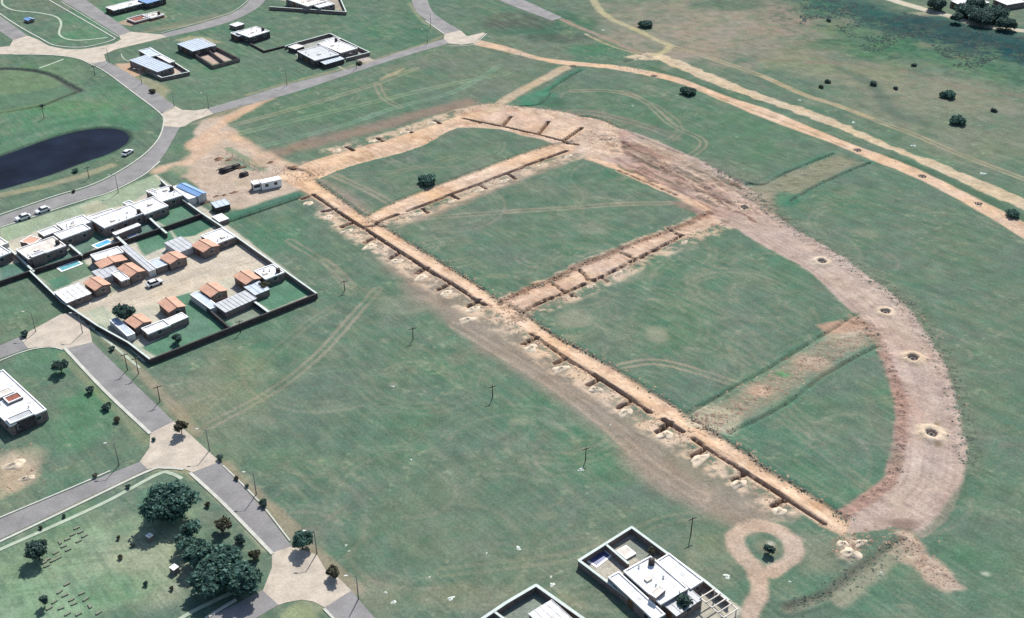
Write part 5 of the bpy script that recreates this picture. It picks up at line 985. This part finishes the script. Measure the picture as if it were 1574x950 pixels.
for i, (x, y, r_) in enumerate([(1486, 16, 20), (1508, 26, 24), (1532, 22, 22), (1548, 36, 16), (1470, 26, 10), (1440, 5, 16), (1498, 5, 16)]):
    tree(['leftmost dark tree of the grove beyond the pale track', 'largest dark tree of the grove beyond the pale track', 'right dark tree of the grove beyond the pale track', 'low dark tree at the right end of the grove', 'small tree in front of the grove by the pale track', 'dark tree left of the white farmhouse', 'dark tree beside the white farmhouse'][i], x, y, r_, 4.5, 'leaf_dark', .9, group='trees of the far grove')
tree('dark court tree in the lower roof yard of the large white house', 1052, 925, 16, 3.6, 'leaf_dark', .9, seed=5); tree('small bush in the upper court of the large white house', 1002, 848, 7, 1.6, 'leaf_brown')
tree('dark bush inside the dirt loop drive', 1183, 844, 9, 2.2, 'leaf_dark'); tree('dark tree on the terracotta house lawn', 272, 520, 9, 2.4, 'leaf_dark'); tree('dark tree beside the south-east terracotta house', 404, 440, 9, 2.6, 'leaf_brown')
shr = [(37, 513, 8, 'beside the concrete corner lamp'), (138, 600, 8, 'first on the lawn left of the street'), (163, 624, 9, 'second on the lawn left of the street'), (180, 645, 7, 'third on the lawn left of the street'), (236, 675, 4, 'on the left rim of the middle crossing'), (338, 703, 7, 'right of the middle crossing'), (363, 735, 5, 'on the right verge just below the middle crossing'), (379, 747, 4, 'on the right verge beside the lamp'), (404, 773, 9, 'on the right verge below the lamp'), (368, 829, 11, 'in the park near the white kerb'), (391, 854, 11, 'in the park by the lowest crossing'), (319, 775, 6, 'right beside the large spreading park tree'), (146, 731, 5, 'above the west street'), (196, 748, 5, 'upper on the verge below the west street'), (98, 793, 4, 'middle on the verge below the west street'), (62, 811, 4, 'on the verge above the rounded dark tree'), (182, 826, 4, 'in the open park, upper'), (203, 837, 4, 'in the open park, near the white hut'), (185, 856, 5, 'in the open park, middle'), (224, 897, 5, 'in the open park, lower'), (263, 904, 4, 'in the open park by the lower white hut'), (115, 262, 6, 'on the bank below the pond'), (113, 294, 4, 'on the verge of the pond street'), (64, 162, 4, 'on the meadow above the pond'), (234, 140, 7, 'on the verge of the pond street near the corner house'), (552, 97, 6, 'before the grey and white house'), (1272, 125, 6, 'left on the far right meadow'), (1262, 133, 5, 'lower left on the far right meadow'), (1343, 128, 7, 'centre of the far right meadow'), (1377, 135, 5, 'small, right of the meadow centre'), (1528, 169, 6, 'near the right edge of the meadow'), (1274, 31, 5, 'in the reddish bare patch'), (1405, 100, 5, 'in the green wet meadow'), (150, 505, 6, 'against the compound west wall'), (172, 536, 6, 'by the pavement outside the compound'), (326, 462, 6, 'on the pale blue terrace')]
for x, y, r_, t in shr: tree('small dark shrub ' + t, x, y, r_ * .85, max(.7, r_ * .15), random.choice(['leaf_dark', 'leaf_brown', 'leaf_dark']), 1.0, 'shrub', 'shrub', 'small dark shrubs')
# reeds and weeds (nobody could count them)
def tufts(name, label, pts, size, m, seed, cat):
    rg = random.Random(seed); mb = MB(); tn = []
    for x, y, z in pts:
        s_ = size * rg.uniform(.4, 1.3); hh = s_ * rg.uniform(.2, .42); q = rg.random() * 6.28; k = rg.random(); el = rg.uniform(.6, 1.4)
        ring = []
        for i in range(6):
            t = q + i * 1.047; rr = s_ * rg.uniform(.65, 1.2); ring.append((x + rr * math.cos(t) * el, y + rr * math.sin(t) / el, z - .04))
        mb.add(ring + [(x + rg.uniform(-.2, .2) * s_, y + rg.uniform(-.2, .2) * s_, z + hh)], [(i, (i + 1) % 6, 6) for i in range(6)]); tn += [k] * 7
    o = mb.build(name, m, None, True); at_ = o.data.attributes.new('tone', 'FLOAT', 'POINT'); at_.data.foreach_set('value', tn); tag(o, label, cat, kind='stuff'); return o
def scatter_px(x0, x1, fy0, fy1, n_, clump=6.0, th=0.0):
    o_ = []
    while len(o_) < n_:
        x = random.uniform(x0, x1); y = random.uniform(fy0(x), fy1(x)); X, Y = P(x, y)
        if math.sin(X / clump + 1.7 * math.sin(Y / clump * .7)) * math.cos(Y / clump * 1.3) > th + random.uniform(-.5, .5): o_.append((X, Y, gz(X, Y)))
    return o_
def along(pts, n_, spread):
    L = spline([P(*p) for p in pts], 6); o_ = []
    for _ in range(n_):
        i = random.randrange(len(L) - 1); t = random.random(); p = L[i] * (1 - t) + L[i + 1] * t; x, y = p[0] + random.gauss(0, spread), p[1] + random.gauss(0, spread); o_.append((x, y, gz(x, y)))
    return o_
tufts('reeds', 'dark reeds and rushes of the wet meadow at the upper right', scatter_px(1230, 1574, lambda x: max(0, 8 + (x - 1330) * .19), lambda x: 40 + (x - 1230) * .2 + 18 * math.sin(x / 23), 3600, 5, -.2), .55, 'leaf_reed', 3, 'reeds')
wl = []
for pts, n_, sp_ in [(M1u[2:], 380, .7), (X1l[:6], 120, .6), (X2u, 90, .5), (X3u, 120, .9), ([(1060, 634), (1131, 594), (1225, 539), (1316, 484)], 70, 1.1), ([(1120, 666), (1207, 622), (1263, 579), (1349, 531)], 70, 1.1), ([(1150, 282), (1207, 266), (1281, 236)], 220, .8), ([(1215, 309), (1260, 283), (1337, 250)], 220, .8), ([(1100, 262), (1166, 307), (1217, 349), (1326, 418), (1398, 470), (1446, 541), (1480, 635), (1490, 720)], 1300, 1.6), ([(1030, 108), (1180, 160), (1330, 226), (1500, 292)], 300, .9), ([(780, 78), (880, 90), (1000, 112)], 200, 1.2), ([(820, 25), (870, 50), (930, 80), (1000, 100)], 900, 3.5), ([(1385, 835), (1310, 885), (1220, 935)], 240, 1.2), ([(800, 155), (850, 145), (890, 108)], 220, 1.2), ([(-20, 106), (60, 110), (122, 139), (60, 163)], 300, .9)]: wl += along(pts, n_, sp_)
tufts('weeds', 'ragged green weeds along ditches and road edges', wl, .30, 'leaf_weed', 4, 'weeds')
# clods of soil
cl = []
for pts, n_, sp_ in [([(1310, 488), (1335, 505), (1358, 540), (1376, 585), (1386, 625), (1386, 672), (1378, 712), (1366, 742), (1336, 766)], 900, .7), ([(920, 210), (1000, 240), (1080, 285), (1150, 325)], 700, 2.4), (X3u, 260, .6), (X3l, 260, .6), (M1l[3:], 700, .8), (M1u[4:], 300, .9), ([(1166, 307), (1217, 349), (1326, 418), (1398, 470), (1446, 541), (1480, 635)], 420, 1.3), ([(1075, 655), (1160, 602), (1250, 555), (1335, 508)], 420, 2.2), ([(1400, 830), (1420, 865), (1470, 900)], 160, 1.2), ([(1290, 850), (1320, 832)], 80, 1.2), (X1bu, 260, 1.0), (X2l, 200, .8), ([(470, 262), (440, 258), (420, 270)], 120, 1.2), ([(15, 700), (40, 730), (10, 750)], 90, 2)]: cl += along(pts, n_, sp_)
mb = MB()
for x, y, z in cl:
    s_ = random.uniform(.10, .34) * (1 if random.random() < .8 else 1.5); q = random.random() * 6.28; cq, sq = math.cos(q), math.sin(q)
    vs = [(1, 0, 0), (0, 1, 0), (-1, 0, 0), (0, -.8, 0), (.1, .1, .42)]; j = [1 + random.uniform(-.3, .3) for _ in vs]
    mb.add([(x + s_ * k * (a * cq - b * sq), y + s_ * k * (a * sq + b * cq), z - .03 + s_ * k * c) for (a, b, c), k in zip(vs, j)], [(0, 1, 4), (1, 2, 4), (2, 3, 4), (3, 0, 4)])
o = mb.build('soil_clods', 'clod'); tag(o, 'loose soil clods along the dirt roads and trenches', 'soil', kind='stuff')
sp = []
for pts, n_, sp_ in [([(p[0] - 5, p[1] + 4) for p in M1l[2:-2]], 800, 1.3), ([(p[0] + 2, p[1] - 2) for p in M1u[2:-1]], 320, .7), (X3u, 260, .9), ([(p[0] + 2, p[1] + 3) for p in X3l], 320, .9), ([(p[0] + 2, p[1] + 4) for p in X2l], 200, .8), ([(p[0] - 2, p[1] - 4) for p in X1u[2:]], 200, .8), (X1bu, 200, 1.2), ([(900, 205), (980, 230), (1060, 275), (1140, 315)], 340, 3.0), ([(1080, 650), (1110, 640), (1170, 602), (1250, 560), (1320, 515)], 520, 1.8), ([(770, 470), (800, 490), (750, 490)], 120, 1.4), ([(440, 262), (470, 272), (490, 262)], 120, 1.5), ([(1295, 830), (1315, 845), (1385, 825), (1430, 875)], 160, 1.5)]: sp += along(pts, n_, sp_)
sp += along([(335, 242), (352, 250), (372, 262), (392, 266)], 120, 1.6) + along([(322, 300), (350, 312), (330, 325)], 90, 1.8) + along([(400, 258), (440, 262), (460, 280)], 90, 1.6)
tufts('spoil_lumps', 'pale lumps of dug soil strewn along the trenches', sp, .40, 'spoil', 9, 'soil')
# --- white debris
for x, y, r_, t in [(532, 838, .45, 'upper of the pair near the lowest crossing'), (536, 847, .4, 'lower of the pair near the lowest crossing'), (593, 911, .5, 'left of the two at the lower field edge'), (605, 926, .75, 'right of the two at the lower field edge'), (660, 887, .4, 'alone in the lower field'), (693, 920, .9, 'left of the cut-off house wall'), (748, 850, .4, 'small, in the middle of the lower field'), (797, 843, .8, 'in the field above the cut-off house'), (849, 899, .8, 'at the corner of the cut-off house wall'), (847, 887, .45, 'just above the cut-off house corner'), (1117, 886, 1.0, 'right of the large white house'), (1229, 154, .8, 'beside the far wheel track, left'), (1312, 188, 1.0, 'beside the far wheel track, centre'), (1404, 224, 1.1, 'beside the far wheel track, right'), (1511, 267, 1.3, 'between the outer road and the far track'), (927, 46, .9, 'by the track at the top'), (632, 707, .5, 'in the middle of the big field'), (938, 653, .4, 'beside the brown track'), (893, 722, .9, 'below the field power pole'), (1214, 894, .45, 'right of the dirt loop drive'), (972, 162, .7, 'inside the wheel track loop'), (604, 594, .6, 'pale, in the upper big field'), (1355, 880, .5, 'beside the drain at the lower right')]:
    heap('white rubble lump ' + t, x, y, r_ * .85, r_ * .62, r_ * .3, random.random() * 3, 'rock_white', 'white rubble lumps', 'rubble_lump', int(x), 'rubble')
# --- concrete blocks in the park
bl = MB().box(-.55, .55, -.22, .22, -.1, .22); first = None; spots = []
for i, (x, y) in enumerate([(118, 812), (124, 818), (112, 822), (130, 824), (104, 829), (121, 832), (98, 840), (92, 834), (105, 845), (86, 850), (74, 860), (68, 865), (82, 862), (90, 858), (72, 870),
        (103, 898), (92, 910), (100, 915), (126, 912), (110, 922), (132, 921), (114, 928), (84, 925), (138, 932), (76, 935), (94, 935), (152, 942), (121, 944), (104, 944), (62, 942)]):
    cx, cy = P(x, y); rz = random.choice([.7, .75, 2.2, .65, .8]) + random.uniform(-.15, .15)
    if first is None: first = bl.build('concrete_block', 'block', loc=(cx, cy, gz(cx, cy)), rz=rz); o = first
    else: o = first.copy(); COL.objects.link(o); o.location = (cx, cy, gz(cx, cy)); o.rotation_euler = (0, 0, rz)
    tag(o, 'low concrete block of the upper scattered set in the park' if i < 15 else 'low concrete block of the lower scattered set in the park', 'block', 'upper set of concrete blocks' if i < 15 else 'lower set of concrete blocks')
for lab, q in [('upper small white hut in the park', [(224, 823), (230, 819), (235, 822), (229, 827)]), ('lower small white hut in the park', [(260, 872), (268, 867), (275, 871), (267, 877)])]: house('hut', lab, [(q, 1.5, 'flat', dict(wall=WS, wins=False, par=.08))], 'hut')
house('kiosk', 'small pale play structure on the lawn of the top left triangle', [([(39, 29), (46, 26), (50, 29), (43, 32)], 1.6, 'gable', dict(wall=WS, roof='blue_roof', wins=False))], 'kiosk')
# --- cars
def car(label, x, y, toward, m):
    cx, cy = P(x, y); d = np.array(P(*toward)) - np.array((cx, cy)); root = empty('parked_car', (cx, cy, max(gz(cx, cy), .04)), math.atan2(d[1], d[0])); tag(root, label, 'car', 'parked cars')
    prof = [(-2.1, .35), (-2.15, .75), (-1.9, .92), (1.05, .95), (1.9, .82), (2.15, .6), (2.1, .35)]; cab = [(-1.75, .92), (-1.3, 1.42), (.35, 1.45), (1.05, .95)]
    def ext(p, w0, w1):
        n_ = len(p); return MB().add([(a, -(w0 if b < 1 else w1), b) for a, b in p] + [(a, (w0 if b < 1 else w1), b) for a, b in p], [tuple(range(n_)), tuple(reversed(range(n_, 2 * n_)))] + [(i, n_ + i, n_ + (i + 1) % n_, (i + 1) % n_) for i in range(n_)])
    ext(prof, .86, .86).build('body', m, root); ext(cab, .8, .66).build('windows', 'glass', root); MB().box(-1.28, .34, -.66, .66, 1.43, 1.48).build('roof', m, root)
    for sx in (-1.35, 1.35):
        for sy in (-.8, .8): MB().tube([(sx, sy - .1, .32), (sx, sy + .1, .32)], .32, n=12).build('wheel', 'tyre', root)
    for sy in (-.6, .6): MB().box(2.06, 2.17, sy - .16, sy + .16, .6, .72).build('headlight', 'lamp', root)
car('white car on the pond street verge at the far left', 36, 337, (10, 345), 'car_white'); car('second pale car along the pond street verge', 66, 326, (40, 335), 'car_white'); car('light car on the inner street of the compound', 238, 438, (260, 430), 'car_white'); car('white car on the grass bank beside the pond', 197, 237, (205, 232), 'car_white')
